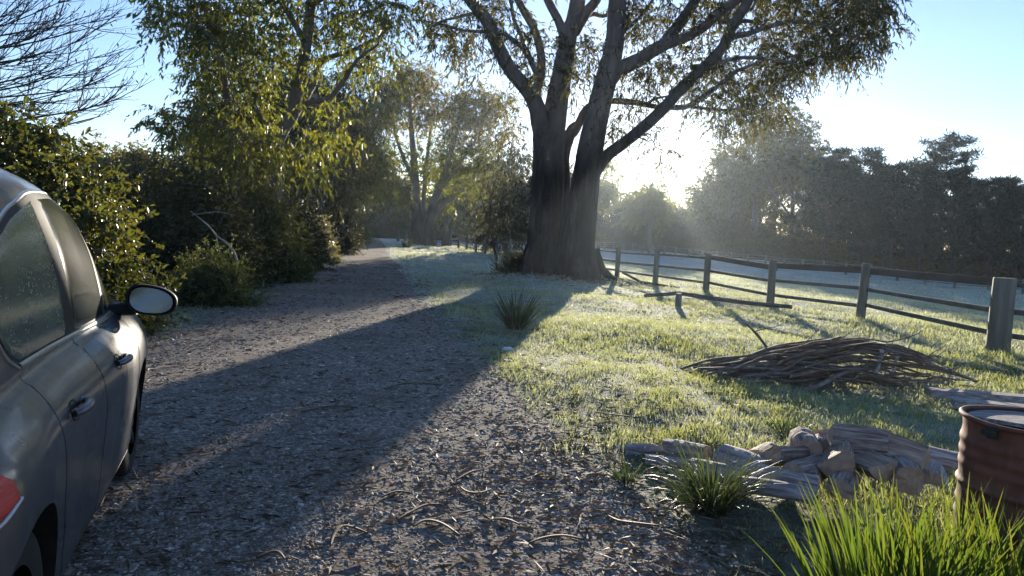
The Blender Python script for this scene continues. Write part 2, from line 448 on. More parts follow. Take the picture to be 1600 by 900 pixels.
clump = vnoise(x * 1.1, y * 1.1, 41) * .35 + vnoise(x * 4.2, y * 4.2, 42) * .4 + vnoise(x * 9, y * 9, 44) * .25
clump = np.clip((clump - .5) * 1.7 + .5, 0, 1)
j = .5 * (vnoise(x * 3.1, y * 3.1, 43) - .5)
on = drive_mask(x, y, -.02 + j)
bare = np.exp(-((x - TRUNK[0]) ** 2 + (y - TRUNK[1]) ** 2) / 6.0)
left = x < np.interp(y, DR_Y, DR_L)
edge = smooth((x - np.interp(y, DR_Y, DR_R)) / np.where(y < 6, 1.1, .5))
keep = (~on) & (rng.random(N) > bare) & (rng.random(N) < .2 + 1.1 * clump) & (left | (rng.random(N) < .12 + .88 * edge)) & (~left | (rng.random(N) < .35))
keep &= ~((y < 5.2) & (x > np.interp(y, DR_Y, DR_R)) & (rng.random(N) < .55))
x, y, clump = x[keep], y[keep], clump[keep]; N = len(x)
pad = (x > np.interp(y, FENCE_Y, FENCE_X))
h = rng.uniform(.025, .085, N) * (.4 + 1.5 * clump ** 1.6) * np.where(pad, 1.1, 1.0) * np.clip(y / 25, 1, 1.7)
nearfence = np.exp(-np.abs(x - np.interp(y, FENCE_Y, FENCE_X)) / .5) * (y > 8)
h *= 1 + 1.1 * nearfence * rng.random(N)
w = np.maximum(rng.uniform(.003, .0065, N), y * .00075)
mb = MB(); blades(mb, x, y, h, w, rng.uniform(.2, 1.0, N))
tag(mb.build('grass', M['blade']), kind='stuff')

# ------------------------------------------------------------------ fences
M['post'] = noise_mat('weathered_post', [(.25, (.07, .066, .052)), (.5, (.135, .125, .1)), (.75, (.23, .215, .18))], 7, 6, (1, 1, .12), .85, .5, .012)
M['rail'] = noise_mat('weathered_rail', [(.25, (.05, .047, .04)), (.6, (.11, .102, .086)), (.8, (.19, .18, .16))], 6, 6, (.4, .4, 1), .85, .5, .01)
M['top_board'] = noise_mat('dark_board', [(.25, (.04, .033, .027)), (.7, (.1, .08, .066))], 5, 6, (.4, .4, 1), .85, .4, .01)
def post_bm(mb, p, h, r, k=14, seed=0):
    q = np.random.default_rng(seed); ln = q.normal(0, .012, 2)
    zs_ = np.array([-.25, .0, .25 * h, .6 * h, h - .015, h]); rs = r * np.array([1.02, 1.03, 1, .99, .97, .9])
    tube(mb, np.stack([p[0] + ln[0] * zs_, p[1] + ln[1] * zs_, p[2] + zs_], -1), rs, k, lump=.012, r=q)
def box_between(mb, a, b, hh, th, m=0, bow=0.0, n=6):
    a = np.asarray(a, float); b = np.asarray(b, float)
    d = b - a; s = nrm(np.cross(d, [0, 0, 1.])); up = np.array([0, 0, 1.])
    rings = []
    for i in range(n):
        t = i / (n - 1); c = a + d * t - up * bow * 4 * t * (1 - t)
        rings.append([c - s * th / 2 - up * hh / 2, c + s * th / 2 - up * hh / 2, c + s * th / 2 + up * hh / 2, c - s * th / 2 + up * hh / 2])
    v = np.array(rings).reshape(-1, 3); f = []
    for i in range(n - 1):
        for j in range(4):
            f.append([i * 4 + j, i * 4 + (j + 1) % 4, i * 4 + 4 + (j + 1) % 4, i * 4 + 4 + j])
    f += [[3, 2, 1, 0], [n * 4 - 4, n * 4 - 3, n * 4 - 2, n * 4 - 1]]
    mb.add(v, f, m)
posts = [(12.3, 5.0), (10.3, 8.5), (8.05, 12.12), (8.2, 17.3), (7.12, 20.3), (6.3, 24.0), (5.35, 27.7), (4.4, 31.2), (3.4, 34.9), (2.45, 38.4), (1.5, 42.0), (.75, 45.4), (-.25, 49.0), (-1.2, 52.6), (-2.2, 56.6), (-3.1, 60.2), (-4.1, 64.0), (-5.1, 67.8), (-6.2, 71.8), (-7.3, 76.2), (-8.5, 80.5), (-9.8, 85.5), (-11.3, 90.5), (-12.8, 96.), (-14.4, 102.)]
fen = empty('paddock_fence', (8.05, 12.12, tz(8.05, 12.12)), 'weathered post and three rail fence running past the big gum toward the drive end', 'fence')
o0 = np.array(fen.location)
bigs = {2: .175}
rad = []
for i, (x, y) in enumerate(posts):
    mb = MB(); r = bigs.get(i, .105); rad.append(r)
    post_bm(mb, (x, y, tz(x, y)), 1.32 if i != 2 else 1.27, r, 18 if i == 2 else 12, i)
    q = mb.build('post', M['post'], fen, True, o0)
for i in range(len(posts) - 1):
    a = np.array([*posts[i], 0]); b = np.array([*posts[i + 1], 0]); d = nrm(b - a); s = np.array([d[1], -d[0], 0])
    if s[0] < 0: s = -s
    za, zb = tz(*posts[i]), tz(*posts[i + 1])
    for kk, (hz, hh, th) in enumerate([(.34, .085, .04), (.72, .085, .04), (1.14, .15 if 2 <= i <= 4 else .07, .045)]):
        if i == 2 and kk == 2: hz = 1.18
        mb = MB(); jit = rng.normal(0, .018, 2)
        off = s * (.085 if kk < 2 else .125)
        A = a + [0, 0, za + hz + jit[0]] + off + d * .01; B = b + [0, 0, zb + hz + jit[1]] + off - d * .01
        box_between(mb, A, B, hh, th, 0, rng.uniform(0, .008))
        mb.build('rail', M['top_board'] if (kk == 2 and 2 <= i <= 4) else M['rail'], fen, False, o0)

fpx = [(1770, 57), (1682, 59.5), (1598, 62), (1544, 65), (1491, 68), (1444, 71), (1400, 74.5), (1357, 78), (1319, 81), (1284, 84), (1251, 87), (1222, 89.5), (1193, 92), (1165, 94.5), (1139, 97), (1116, 99.5), (1094, 102), (1073, 104), (1052, 106), (1034, 108), (1016, 110), (1000, 112), (985, 114), (970, 115), (955, 116.5), (941, 118), (927, 119.5), (912, 121), (896, 122), (880, 123), (862, 124), (844, 125), (826, 126), (808, 127)]
fp = [((px - 800) / FPX * Y * 1.0 + .0, Y) for px, Y in fpx]
far = empty('far_fence', (*fp[8], tz(*fp[8])), 'thin grey post and rail fence along the far side of the frosty paddock', 'fence')
o0 = np.array(far.location)
M['far_post'] = noise_mat('grey_post', [(.3, (.10, .10, .095)), (.7, (.2, .2, .19))], 5, 4)
for i, (x, y) in enumerate(fp):
    mb = MB(); post_bm(mb, (x, y, tz(x, y)), 1.25, .14, 8, i + 50); mb.build('post', M['far_post'], far, True, o0)
    if i == 0: continue
    a = np.array([*fp[i - 1], tz(*fp[i - 1])]); b = np.array([x, y, tz(x, y)])
    for hz in (.4, .78, 1.12):
        mb = MB(); box_between(mb, a + [0, -.12, hz + rng.normal(0, .02)], b + [0, -.12, hz], .08, .05); mb.build('rail', M['far_post'], far, False, o0)

# dark board by the fence, end of the drive
c = np.array([*P(697, 395, 72)[:2], 0]); c[2] = tz(c[0], c[1])
bd = empty('timber_panel', c, 'dark upright timber panel standing against the fence beside the distant double gum', 'panel')
mb = MB(); box_between(mb, c + [-.35, .1, .85], c + [.3, -.1, .85], 1.45, .06); mb.build('board', M['top_board'], bd, False, c)
for dx in (-.4, .4):
    mb = MB(); post_bm(mb, c + [dx, -.28 * dx, 0], 1.75, .12, 10, 3); mb.build('post', M['rail'], bd, True, c)
# gate posts past the distant tree
for i, px in enumerate((622, 634)):
    c = P(px, 376, 93); c[2] = tz(c[0], c[1])
    mb = MB(); post_bm(mb, (0, 0, 0), 1.45, .2, 10, 9 + i); q = mb.build('gate_post', M['rail'], None, True); q.location = c
    tag(q, ('stout dark post left of the distant double trunk, beside the end of the drive', 'stout dark post touching the left of the distant double trunk, the nearer of two')[i], 'post', 'posts at the end of the drive')
# leaning pole, lying pole and stump by the big fence
def pole(name, pts, rad, m, label, cat, k=8, group=None, lump=.04):
    mb = MB(); pts = np.asarray(pts, float); tube(mb, pts - pts[0], rad, k, lump=lump)
    o = mb.build(name, m, None, True); o.location = pts[0]; return tag(o, label, cat, group)
a = P(922, 392, 33.2); b = np.array([4.05, 29.4, tz(4.05, 29.4)])
pole('leaning_pole', [a, (a + b) / 2 + [0, 0, -.03], b], [.05, .055, .06], M['rail'], 'thin dark pole leaning down from a fence post right of the big gum', 'pole')
q = [P(1008, 461, 21.5), P(1060, 467, 20.6), P(1110, 468.5, 20.0), P(1170, 472, 19.4), P(1238, 477, 18.9)]
for i, p in enumerate(q): p[2] = tz(p[0], p[1]) + [.1, .30, .25, .2, .16][i]
pole('fallen_pole', q, [.05, .06, .06, .06, .055], M['rail'], 'long grey pole lying propped over the grass in front of the fence', 'pole')
c = G(1059, 485); c[2] = tz(c[0], c[1]) 
mb = MB(); post_bm(mb, (0, 0, 0), .34, .075, 10, 77); o = mb.build('stump_post', M['post'], None, True); o.location = c
tag(o, 'short sawn off stake standing in sunlit grass under the long grey pole', 'stake')
q = [np.array([x, y, tz(x, y) + .05]) for x, y in ((4.3, 29.0), (4.9, 28.3), (5.6, 27.2), (6.0, 26.4))]; q[0][2] += .25
pole('fallen_branch', q, [.05, .05, .04, .02], M['twig'], 'dark crooked branch on the grass between two fence posts right of the big gum', 'branch')
# ------------------------------------------------------------------ trees
def spline(pts, n):
    pts = np.asarray(pts, float); m = len(pts)
    t = np.linspace(0, m - 1, n); i = np.clip(t.astype(int), 0, m - 2); f = (t - i)[:, None]
    p = lambda j: pts[np.clip(j, 0, m - 1)]
    a, b, c, d = p(i - 1), p(i), p(i + 1), p(i + 2)
    return .5 * (2 * b + (c - a) * f + (2 * a - 5 * b + 4 * c - d) * f ** 2 + (3 * b - a - 3 * c + d) * f ** 3)

class PhotoTree:
    """a tree surveyed limb by limb: limbs are chains of (x, y, radius) seen at about distance Y, each with its own depth"""
    def __init__(s, Y, seed):
        s.Y, s.mb, s.nodes, s.r = Y, MB(), [], np.random.default_rng(seed)
    def limb(s, pts, dY0=0, dY1=0, k=10, lump=.02, base_z=None, n=None, node_from=0.0, ridge=0):
        n = n or len(pts) * 4
        w = []
        for i, (x, y, r) in enumerate(pts):
            t = i / (len(pts) - 1); Y = s.Y + dY0 + (dY1 - dY0) * t
            p = P(x, y, Y); w.append([*p, r * Y / FPX])
        if base_z is not None: w[0][2] = base_z
        w = spline(w, n)
        tube(s.mb, w[:, :3], np.maximum(w[:, 3], .006), k, lump=lump, r=s.r, ridge=ridge)
        j = int(node_from * n)
        s.nodes += [(*q[:3], q[3]) for q in w[j:]]
    def crown(s, ells, ml, dep=2.2, R=.7, ntw=10, nleaf=12, tl=.8, L=.17, W=.04, hang=.8, droop=.5, con=True, br=.028, dY=0, tw_r=.007):
        cen = []
        for e in ells:
            x, y, rx, ry, n = e[:5]; dd = e[5] if len(e) > 5 else 0
            a = s.r.uniform(0, 2 * pi, n); q = np.sqrt(s.r.random(n))
            for i in range(n):
                cen.append(P(x + rx * q[i] * cos(a[i]), y + ry * q[i] * sin(a[i]), s.Y + dY + dd + s.r.normal(0, dep)))
        cen = np.array(cen)
        if con:
            nod = np.array(s.nodes)
            d = np.array([np.min(np.linalg.norm(nod[:, :3] - c, axis=1)) for c in cen])
            P_, R_ = [], []
            for i in np.argsort(d):
                c = cen[i]; dist = np.linalg.norm(nod[:, :3] - c, axis=1) + np.maximum(0, nod[:, 2] - c[2] - .3) * .8
                j = np.argmin(dist); p0 = nod[j, :3]; L_ = np.linalg.norm(c - p0)
                r0 = min(nod[j, 3] * .8, br * (.5 + .35 * L_)); r0 = max(r0, .009)
                t = np.linspace(0, 1, 7)[:, None]
                q = p0 + (c - p0) * t + np.array([0, 0, 1.]) * (.16 * L_ * np.sin(pi * t)) + s.r.normal(0, .045 * L_, (7, 3)) * np.sin(pi * t)
                rr = np.linspace(r0, max(.006, r0 * .35), 7)
                P_.append(q); R_.append(rr)
                nod = np.concatenate([nod, np.concatenate([q[2:], rr[2:, None]], 1)])
            twigs(s.mb, np.array(P_), np.array(R_), 5)
        twig_leaves(ml, s.mb, cen, R, ntw, nleaf, tl, L, W, droop, hang, tw_r=tw_r, r=s.r)
    def finish(s, name, base, label, bark, ml, leafm, group=None, cat='tree'):
        root = empty(name, base, label, cat, group)
        s.mb.build('trunk', bark, root, True, base); ml.build('crown', leafm, root, False, base)
        return root

# --- the big gum in front of the fence
T = PhotoTree(28.3, 3); bz = tz(*TRUNK)
b0 = bz - .15
T.limb([(844, 447, 43), (846, 432, 38), (849, 415, 34), (851, 395, 30), (854, 350, 27), (856, 300, 25.5), (857, 250, 24.5), (858, 214, 25)], 0, 0, 40, .012, b0, 44, .9, .022)
T.limb([(858, 235, 16), (846, 205, 14), (839, 170, 13), (827, 144, 12), (799, 111, 11), (779, 75, 10.5), (763, 36, 10), (735, 0, 9), (700, -50, 7.5), (650, -110, 5)], 0, -2.5, 12, .02)
T.limb([(838, 160, 9), (838, 139, 7.5), (845, 117, 7), (845, 83, 6.5), (835, 47, 6), (815, 11, 5.5), (795, -30, 5), (770, -110, 3)], 0, 1.5)
T.limb([(842, 122, 6), (838, 114, 5), (821, 78, 4.5), (804, 65, 4), (788, 53, 3.5), (772, 48, 2.5)], 0, 2)
T.limb([(819, 76, 3.5), (814, 55, 3), (804, 33, 3), (799, 8, 2.5), (790, -20, 2)], 1, 3)
T.limb([(857, 240, 21), (864, 205, 19), (871, 155, 17), (879, 111, 15.5), (888, 61, 13), (897, 28, 12), (903, 0, 11.5), (910, -50, 10), (915, -120, 7), (905, -200, 3)], 0, -.5, 14, .02)
T.limb([(883, 66, 8), (876, 40, 7), (865, 18, 6.5), (854, -4, 6), (830, -60, 4.5), (815, -130, 2.5)], 0, 2.5)
T.limb([(898, 50, 9), (907, 34, 8.5), (918, 17, 8), (934, -4, 7), (960, -60, 5), (975, -130, 3)], 0, -2)
T.limb([(912, 27, 4), (928, 22, 3.5), (943, 25, 3), (962, 18, 2.5)], 0, 1)
T.limb([(898, 447, 43), (899, 432, 39), (899, 415, 35), (899, 395, 30), (905, 350, 26.5), (913, 300, 22.5), (922, 236, 20), (930, 195, 18.5), (938, 160, 17.5), (950, 111, 16.5), (960, 69, 14.5), (965, 0, 13.5), (968, -60, 11), (972, -140, 8), (960, -230, 3)], -.3, -1.2, 40, .012, b0, 70, .35, .02)
T.limb([(952, 128, 11), (966, 110, 12), (997, 94, 11), (1033, 72, 9.5), (1072, 58, 7.5), (1100, 42, 7), (1128, 17, 6.5), (1150, 2, 6), (1190, -30, 5), (1240, -80, 3)], -.6, -2.5, 12)
T.limb([(1030, 76, 9), (1045, 58, 9), (1064, 34, 8.5), (1082, 8, 8), (1100, -30, 7), (1125, -100, 4)], -1.5, 1.0, 12)
T.limb([(925, 272, 12), (938, 256, 10.5), (950, 242, 9.5), (983, 217, 9), (1011, 194, 9), (1039, 167, 9), (1067, 136, 9), (1100, 106, 8.5), (1128, 75, 8), (1144, 42, 8), (1161, 15, 7.5), (1176, -10, 7), (1210, -60, 5), (1250, -130, 3)], -.5, -2.8, 12)
T.limb([(1040, 166, 5), (1056, 168, 4.5), (1074, 166, 4), (1100, 150, 4), (1122, 134, 3.5), (1150, 112, 3), (1185, 98, 2.2)], -1.2, -2)
T.limb([(1074, 166, 3), (1100, 169, 2.5), (1130, 172, 2), (1160, 168, 1.5)], -1.4, -1)
T.limb([(1134, 64, 5.5), (1150, 56, 5), (1167, 53, 4.5), (1200, 42, 4), (1240, 34, 3.5), (1290, 40, 2.5), (1330, 60, 1.5)], -2, -3)
T.limb([(1102, 104, 4), (1130, 96, 3.5), (1160, 90, 3), (1200, 92, 2.5), (1240, 100, 1.6)], -2, -4)
T.limb([(1120, 32, 4), (1145, 34, 3.5), (1170, 33, 3), (1195, 40, 2)], -1.5, -1)
T.limb([(878, 345, 14), (881, 290, 10.5), (882, 245, 8.5), (890, 215, 7.5), (900, 203, 6.5), (911, 178, 6), (922, 166, 5.5), (945, 158, 5), (966, 158, 5), (997, 161, 4.5), (1028, 168, 3.5), (1040, 172, 2)], .4, 1.6)
T.limb([(1010, 163, 2.5), (1025, 154, 2), (1045, 150, 1.5)], 1.6, 2)
T.limb([(879, 232, 7), (885, 210, 4), (893, 196, 3), (905, 190, 2)], .8, 2)
T.limb([(745, 20, 3.2), (730, 23, 2.6), (714, 27, 2.2), (690, 33, 1.6), (672, 42, 1)], -1.8, -2.5)
T.limb([(768, 50, 3), (745, 49, 2.4), (720, 47, 2), (700, 40, 1.7), (680, 36, 1)], -1.6, -1.0)
T.limb([(960, 60, 4), (985, 40, 3), (1010, 15, 2.6), (1030, -20, 2)], -1, 2)
ml = MB()
dense = [(1200, 18, 60, 35, 17), (1270, 25, 60, 40, 20), (1330, 15, 45, 38, 18), (1362, 28, 26, 40, 12), (1375, 5, 18, 35, 7), (1305, 62, 45, 38, 16), (1235, 75, 60, 38, 20), (1165, 95, 55, 38, 15), (1225, 120, 40, 28, 11), (1180, 145, 50, 28, 13), (1128, 165, 36, 22, 8), (1200, 172, 28, 24, 8), (1245, 112, 24, 22, 5), (1330, 88, 20, 14, 4), (1120, 205, 20, 12, 3), (1350, 70, 16, 16, 4), (1105, 130, 30, 20, 6)]
mid = [(1035, 28, 55, 28, 11), (990, 12, 28, 30, 8), (1110, 12, 34, 20, 8), (1060, 98, 48, 26, 9), (1010, 118, 26, 20, 4), (1092, 100, 34, 22, 7), (1118, 50, 28, 22, 6), (978, 55, 16, 40, 5), (935, 90, 14, 26, 3), (902, 95, 14, 34, 5), (897, 135, 12, 22, 3), (905, 60, 10, 20, 2), (820, 55, 28, 32, 6), (832, 95, 16, 24, 3), (857, 82, 18, 32, 5), (862, 130, 12, 20, 2), (700, 42, 34, 22, 6), (745, 62, 30, 22, 5), (684, 30, 22, 18, 4), (718, 78, 26, 16, 4), (785, 12, 40, 16, 5), (730, 100, 12, 10, 1), (690, 65, 16, 10, 2), (795, 105, 16, 20, 2), (975, 185, 24, 14, 3), (1000, 140, 16, 14, 2), (1030, 210, 14, 10, 1), (1042, 240, 8, 10, 1), (960, 215, 14, 12, 2), (800, 160, 14, 20, 2, 2), (790, 200, 14, 16, 2, 3), (760, 15, 20, 14, 3), (965, 135, 14, 20, 2)]
T.crown(dense + mid, ml, 2.0, .52, 11, 13, .62, .2, .05, droop=.6)
top = [(700, -90, 90, 70, 18), (800, -110, 90, 80, 18), (920, -170, 100, 80, 20), (1010, -120, 80, 80, 16), (1120, -110, 90, 80, 20), (1230, -80, 90, 60, 20), (1320, -40, 60, 50, 12)]
T.crown(top, ml, 2.6, 1.0, 14, 12, .9, .23, .06)
for cx_, n_ in ((1.25, 5), (2.45, 5)):
    for q_ in range(n_):
        a_ = 2 * pi * q_ / n_ + T.r.uniform(-.4, .4) + cx_; dv = np.array([cos(a_), sin(a_), 0]); c_ = np.array([cx_, TRUNK[1], bz])
        e_ = c_ + dv * T.r.uniform(1.5, 2.0); e_[2] = tz(e_[0], e_[1]) - .1
        tube(T.mb, spline([c_ + dv * .55 + [0, 0, .95], c_ + dv * .85 + [0, 0, .38], c_ + dv * 1.15 + [0, 0, .10], e_], 14), np.linspace(.30, .07, 14), 12, lump=.03, r=T.r)
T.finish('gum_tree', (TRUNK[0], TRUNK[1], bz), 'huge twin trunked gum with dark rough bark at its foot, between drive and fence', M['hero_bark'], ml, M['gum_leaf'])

# --- large gum on the left of the drive
T = PhotoTree(21.5, 5); base = np.array([*P(432, 430, 21.5)[:2], 0]); base[2] = tz(base[0], base[1])
T.limb([(432, 432, 16), (432, 380, 13), (430, 320, 12), (428, 270, 11.5), (430, 235, 11), (440, 205, 10.5), (456, 180, 10), (463, 150, 9), (470, 120, 8.5), (480, 60, 8), (486, 0, 7.5), (490, -60, 6), (480, -160, 3)], 0, 0, 12, .03, base[2] - .15)
T.limb([(448, 195, 8), (470, 165, 6), (490, 130, 5), (500, 100, 5), (520, 88, 4), (560, 75, 3), (600, 55, 2)], 0, 2)
T.limb([(452, 182, 5), (480, 162, 4.5), (515, 152, 4), (535, 130, 3.5), (548, 108, 3), (560, 92, 2.5), (590, 70, 2)], 0, -1.5)
T.limb([(434, 235, 6), (418, 200, 5), (400, 170, 4), (380, 120, 3.5), (350, 80, 3), (310, 40, 2)], 0, -1.5)
T.limb([(425, 250, 5), (400, 225, 4), (360, 200, 3), (310, 190, 2.4), (270, 180, 1.6)], 0, -2)
T.limb([(478, 70, 5), (450, 20, 4), (410, -30, 3), (350, -70, 2)], 0, -1)
T.limb([(484, 10, 5), (530, -20, 4), (580, -40, 3)], 0, 1)
ml = MB(); my = MB()
e1 = [(268, 18, 22, 20, 5), (308, 30, 34, 34, 12), (355, 30, 40, 40, 16), (410, 20, 40, 36, 12), (308, 85, 22, 32, 8), (348, 95, 36, 38, 14), (390, 95, 36, 40, 12), (334, 150, 28, 32, 10), (370, 160, 36, 36, 11), (268, 184, 20, 14, 5), (306, 195, 26, 22, 7), (345, 215, 36, 28, 11), (250, 212, 12, 14, 2), (300, 235, 30, 16, 5), (248, 6, 10, 10, 2), (400, 165, 20, 30, 5), (258, 48, 8, 12, 2)]
e2 = [(450, 30, 30, 40, 8), (510, 20, 36, 28, 10), (560, 20, 34, 26, 10), (610, 22, 30, 26, 8), (640, 25, 14, 16, 2), (525, 60, 34, 24, 7), (575, 60, 30, 18, 6), (500, 95, 24, 20, 5), (560, 95, 24, 14, 4), (590, 105, 20, 14, 3), (610, 70, 14, 16, 2), (440, 95, 16, 28, 3)]
e3 = [(440, 120, 22, 26, 4), (412, 200, 26, 30, 5), (470, 235, 34, 26, 6), (505, 205, 30, 34, 6), (400, 250, 30, 18, 4), (520, 160, 20, 16, 2), (490, 268, 30, 16, 4), (430, 258, 20, 14, 2), (425, 60, 20, 40, 4), (540, 240, 14, 20, 2)]
e4 = [(290, -50, 50, 40, 6), (360, -60, 70, 50, 10), (470, -80, 70, 60, 11), (560, -50, 60, 40, 7)]
T.crown(e1 + e4, ml, 1.5, .42, 11, 11, .5, .19, .055)
T.crown(e2, ml, 1.5, .42, 9, 10, .5, .19, .053)
T.crown(e3, my, 1.6, .42, 8, 10, .5, .19, .053)
root = T.finish('gum_tree', base, 'tall leafy gum left of the drive, its dark drooping crown above the shrubs', M['grey_bark'], ml, M['sunlit_gum_leaf'])
o = my.build('lower_crown', M['gum_leaf_yellow'], root, False, base)
# --- its slimmer neighbour with the reddish stem
T = PhotoTree(19.5, 6); base = np.array([*P(374, 436, 19.5)[:2], 0]); base[2] = tz(base[0], base[1])
T.limb([(374, 436, 10), (375, 380, 9), (376, 330, 8.5), (374, 290, 8), (368, 250, 7), (360, 200, 6), (355, 150, 5), (345, 90, 4)], 0, 0, 10, .03, base[2] - .1)
T.limb([(374, 292, 4), (352, 262, 3), (330, 250, 2.4), (300, 245, 1.5)], 0, -1)
T.limb([(370, 262, 4), (390, 232, 3), (420, 215, 2), (445, 212, 1.4)], 0, -1)
ml = MB()
T.crown([(330, 245, 32, 20, 6), (385, 238, 30, 24, 6), (350, 210, 38, 28, 7), (395, 205, 26, 26, 4), (352, 150, 40, 40, 5), (308, 266, 18, 12, 2), (365, 268, 22, 8, 2), (345, 302, 6, 6, 1)], ml,   .9, .42, 11, 11, .5, .14, .036, .9, .7)
T.finish('gum_tree', base, 'slim reddish stemmed gum rising out of the shrubs on the left, weeping yellowish leaves', M['red_bark'], ml, M['gum_leaf_yellow'])

# --- distant double trunked gum
T = PhotoTree(75, 8); base = np.array([*P(660, 384, 75)[:2], 0]); base[2] = tz(base[0], base[1])
T.limb([(648, 386, 12), (650, 360, 8.5), (651, 330, 7.5), (650, 290, 6), (646, 240, 5), (642, 190, 3.5), (640, 140, 1.8)], 0, 0, 10, .04, base[2] - .2)
T.limb([(669, 386, 13), (668, 362, 9), (672, 340, 8), (682, 305, 6), (694, 275, 5), (705, 235, 4), (716, 195, 3), (722, 160, 1.5)], -.5, -2, 10, .04, base[2] - .2)
T.limb([(650, 335, 4), (636, 310, 3), (622, 285, 2.5), (600, 265, 1.5)], 0, -3)
T.limb([(673, 342, 5), (690, 322, 4), (712, 305, 3.4), (735, 285, 2.8), (760, 255, 2), (775, 230, 1.2)], -1, 2)
T.limb([(662, 352, 4), (662, 310, 3.6), (666, 260, 3), (672, 210, 2.4), (676, 170, 1.2)], 1, 4)
T.limb([(650, 290, 4), (632, 250, 3), (618, 210, 2.4), (612, 170, 1.4)], 0, 2)
T.limb([(684, 300, 4), (715, 260, 3), (745, 215, 2), (756, 180, 1)], -1, -3)
ml = MB(); my = MB()
e1 = [(640, 122, 34, 16, 22), (612, 150, 24, 22, 16), (662, 150, 24, 22, 16), (636, 160, 34, 22, 14), (608, 190, 22, 18, 10), (672, 180, 14, 16, 6), (650, 200, 22, 14, 5), (595, 165, 12, 20, 5), (735, 152, 32, 14, 15), (712, 180, 26, 24, 18), (755, 172, 28, 20, 16), (785, 160, 18, 16, 7), (740, 205, 36, 26, 22), (780, 195, 20, 28, 9)]
e2 = [(700, 235, 26, 26, 15), (770, 240, 26, 26, 12), (735, 255, 30, 26, 14), (690, 275, 20, 20, 8), (600, 230, 22, 22, 11), (580, 262, 22, 26, 13), (565, 300, 22, 16, 8), (605, 285, 22, 24, 11), (645, 240, 20, 24, 6), (625, 310, 14, 20, 5), (560, 240, 16, 20, 6), (720, 300, 22, 16, 7), (660, 260, 14, 16, 3)]
T.crown(e1, ml, 2.6, .95, 13, 9, .8, .4, .12, .5, .3, tw_r=.015)
T.crown(e2, my, 2.6, .95, 13, 9, .8, .4, .12, .6, .3, tw_r=.015)
root = T.finish('gum_tree', base, 'distant gum with two stout dark based trunks and a sunlit spreading crown beyond the lawn', M['dist_bark'], ml, M['far_gum_leaf'])
my.build('lower_crown', M['gum_leaf_yellow'], root, False, base)

# --- procedural trees
def gum(name, base, h, seed, label, leafm='far_gum_leaf', spread=(.9, .8, .9), R=1.1, ntw=8, nleaf=9, L=.34, W=.085, hang=.5, r0=.28, group=None, nch=(6, 4, 3), start=.35, up=(.05, .10, .04, .0), lens=(.75, .38, .24, .14), bark='grey_bark', extra=None):
    base = np.array([base[0], base[1], tz(*base[:2])])
    fl_ = base[1] > 90
    R = R * (.78 if fl_ else 1); ntw = int(ntw * (.8 if fl_ else 1.7)); L, W = (L * 1.5, W * 2.0) if fl_ else (L * 1.15, W * 1.3)
    br, tips = skeleton(np.zeros(3) - [0, 0, .2], r0, h, nch, spread, up, lens, seed, 3, start=start)
    mw, ml = MB(), MB(); thin = []
    for p, r, lev in br:
        if lev < 2: tube(mw, p, r, 8 if lev == 0 else 6, lump=.02)
        else: thin.append((p, r))
    if thin: twigs(mw, np.array([p for p, _ in thin]), np.array([r for _, r in thin]), 4)
    r = np.random.default_rng(seed + 1)
    tips = tips + r.normal(0, R * .35, tips.shape)
    twig_leaves(ml, mw, tips, R, ntw, nleaf, R, L, W, .3, hang, tw_r=.014, r=r)
    root = empty(name, base, label, 'tree', group)
    mw.build('trunk', M[bark], root, True); ml.build('crown', M[leafm], root)
    return root
at = lambda px, Y: P(px, 390, Y)[:2]
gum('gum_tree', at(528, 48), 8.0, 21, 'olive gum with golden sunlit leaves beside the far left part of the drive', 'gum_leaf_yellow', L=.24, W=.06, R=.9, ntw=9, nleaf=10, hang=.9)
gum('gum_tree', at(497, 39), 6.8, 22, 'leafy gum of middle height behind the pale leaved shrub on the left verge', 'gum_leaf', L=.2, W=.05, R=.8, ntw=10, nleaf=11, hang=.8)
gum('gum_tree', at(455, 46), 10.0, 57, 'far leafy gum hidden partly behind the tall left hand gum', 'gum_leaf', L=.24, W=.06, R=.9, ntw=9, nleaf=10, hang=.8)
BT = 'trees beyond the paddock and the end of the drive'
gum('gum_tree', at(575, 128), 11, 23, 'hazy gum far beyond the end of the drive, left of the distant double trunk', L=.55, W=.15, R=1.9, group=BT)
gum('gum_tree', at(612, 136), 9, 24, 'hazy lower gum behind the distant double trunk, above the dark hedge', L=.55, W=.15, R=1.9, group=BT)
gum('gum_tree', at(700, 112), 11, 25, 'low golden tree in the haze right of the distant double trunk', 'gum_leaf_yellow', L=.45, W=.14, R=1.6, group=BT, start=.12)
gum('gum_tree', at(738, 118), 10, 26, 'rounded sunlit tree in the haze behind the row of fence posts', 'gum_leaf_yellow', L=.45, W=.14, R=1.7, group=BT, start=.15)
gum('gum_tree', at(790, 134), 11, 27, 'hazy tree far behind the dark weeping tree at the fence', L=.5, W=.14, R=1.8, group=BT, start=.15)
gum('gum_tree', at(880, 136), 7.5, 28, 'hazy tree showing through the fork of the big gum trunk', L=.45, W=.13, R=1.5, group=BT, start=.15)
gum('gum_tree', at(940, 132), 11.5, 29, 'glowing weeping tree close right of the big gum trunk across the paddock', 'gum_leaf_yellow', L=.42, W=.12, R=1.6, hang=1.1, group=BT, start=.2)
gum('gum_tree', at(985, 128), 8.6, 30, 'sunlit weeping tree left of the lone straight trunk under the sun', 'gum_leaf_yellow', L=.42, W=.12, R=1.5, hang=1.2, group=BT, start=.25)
gum('gum_tree', at(1016, 109), 8.2, 31, 'lone straight dark trunk with sparse weeping crown standing at the far fence under the sun', 'gum_leaf_yellow', L=.36, W=.1, R=1.2, hang=1.2, r0=.36, nch=(6, 4, 2), group=BT, start=.5, lens=(.82, .3, .2, .12))
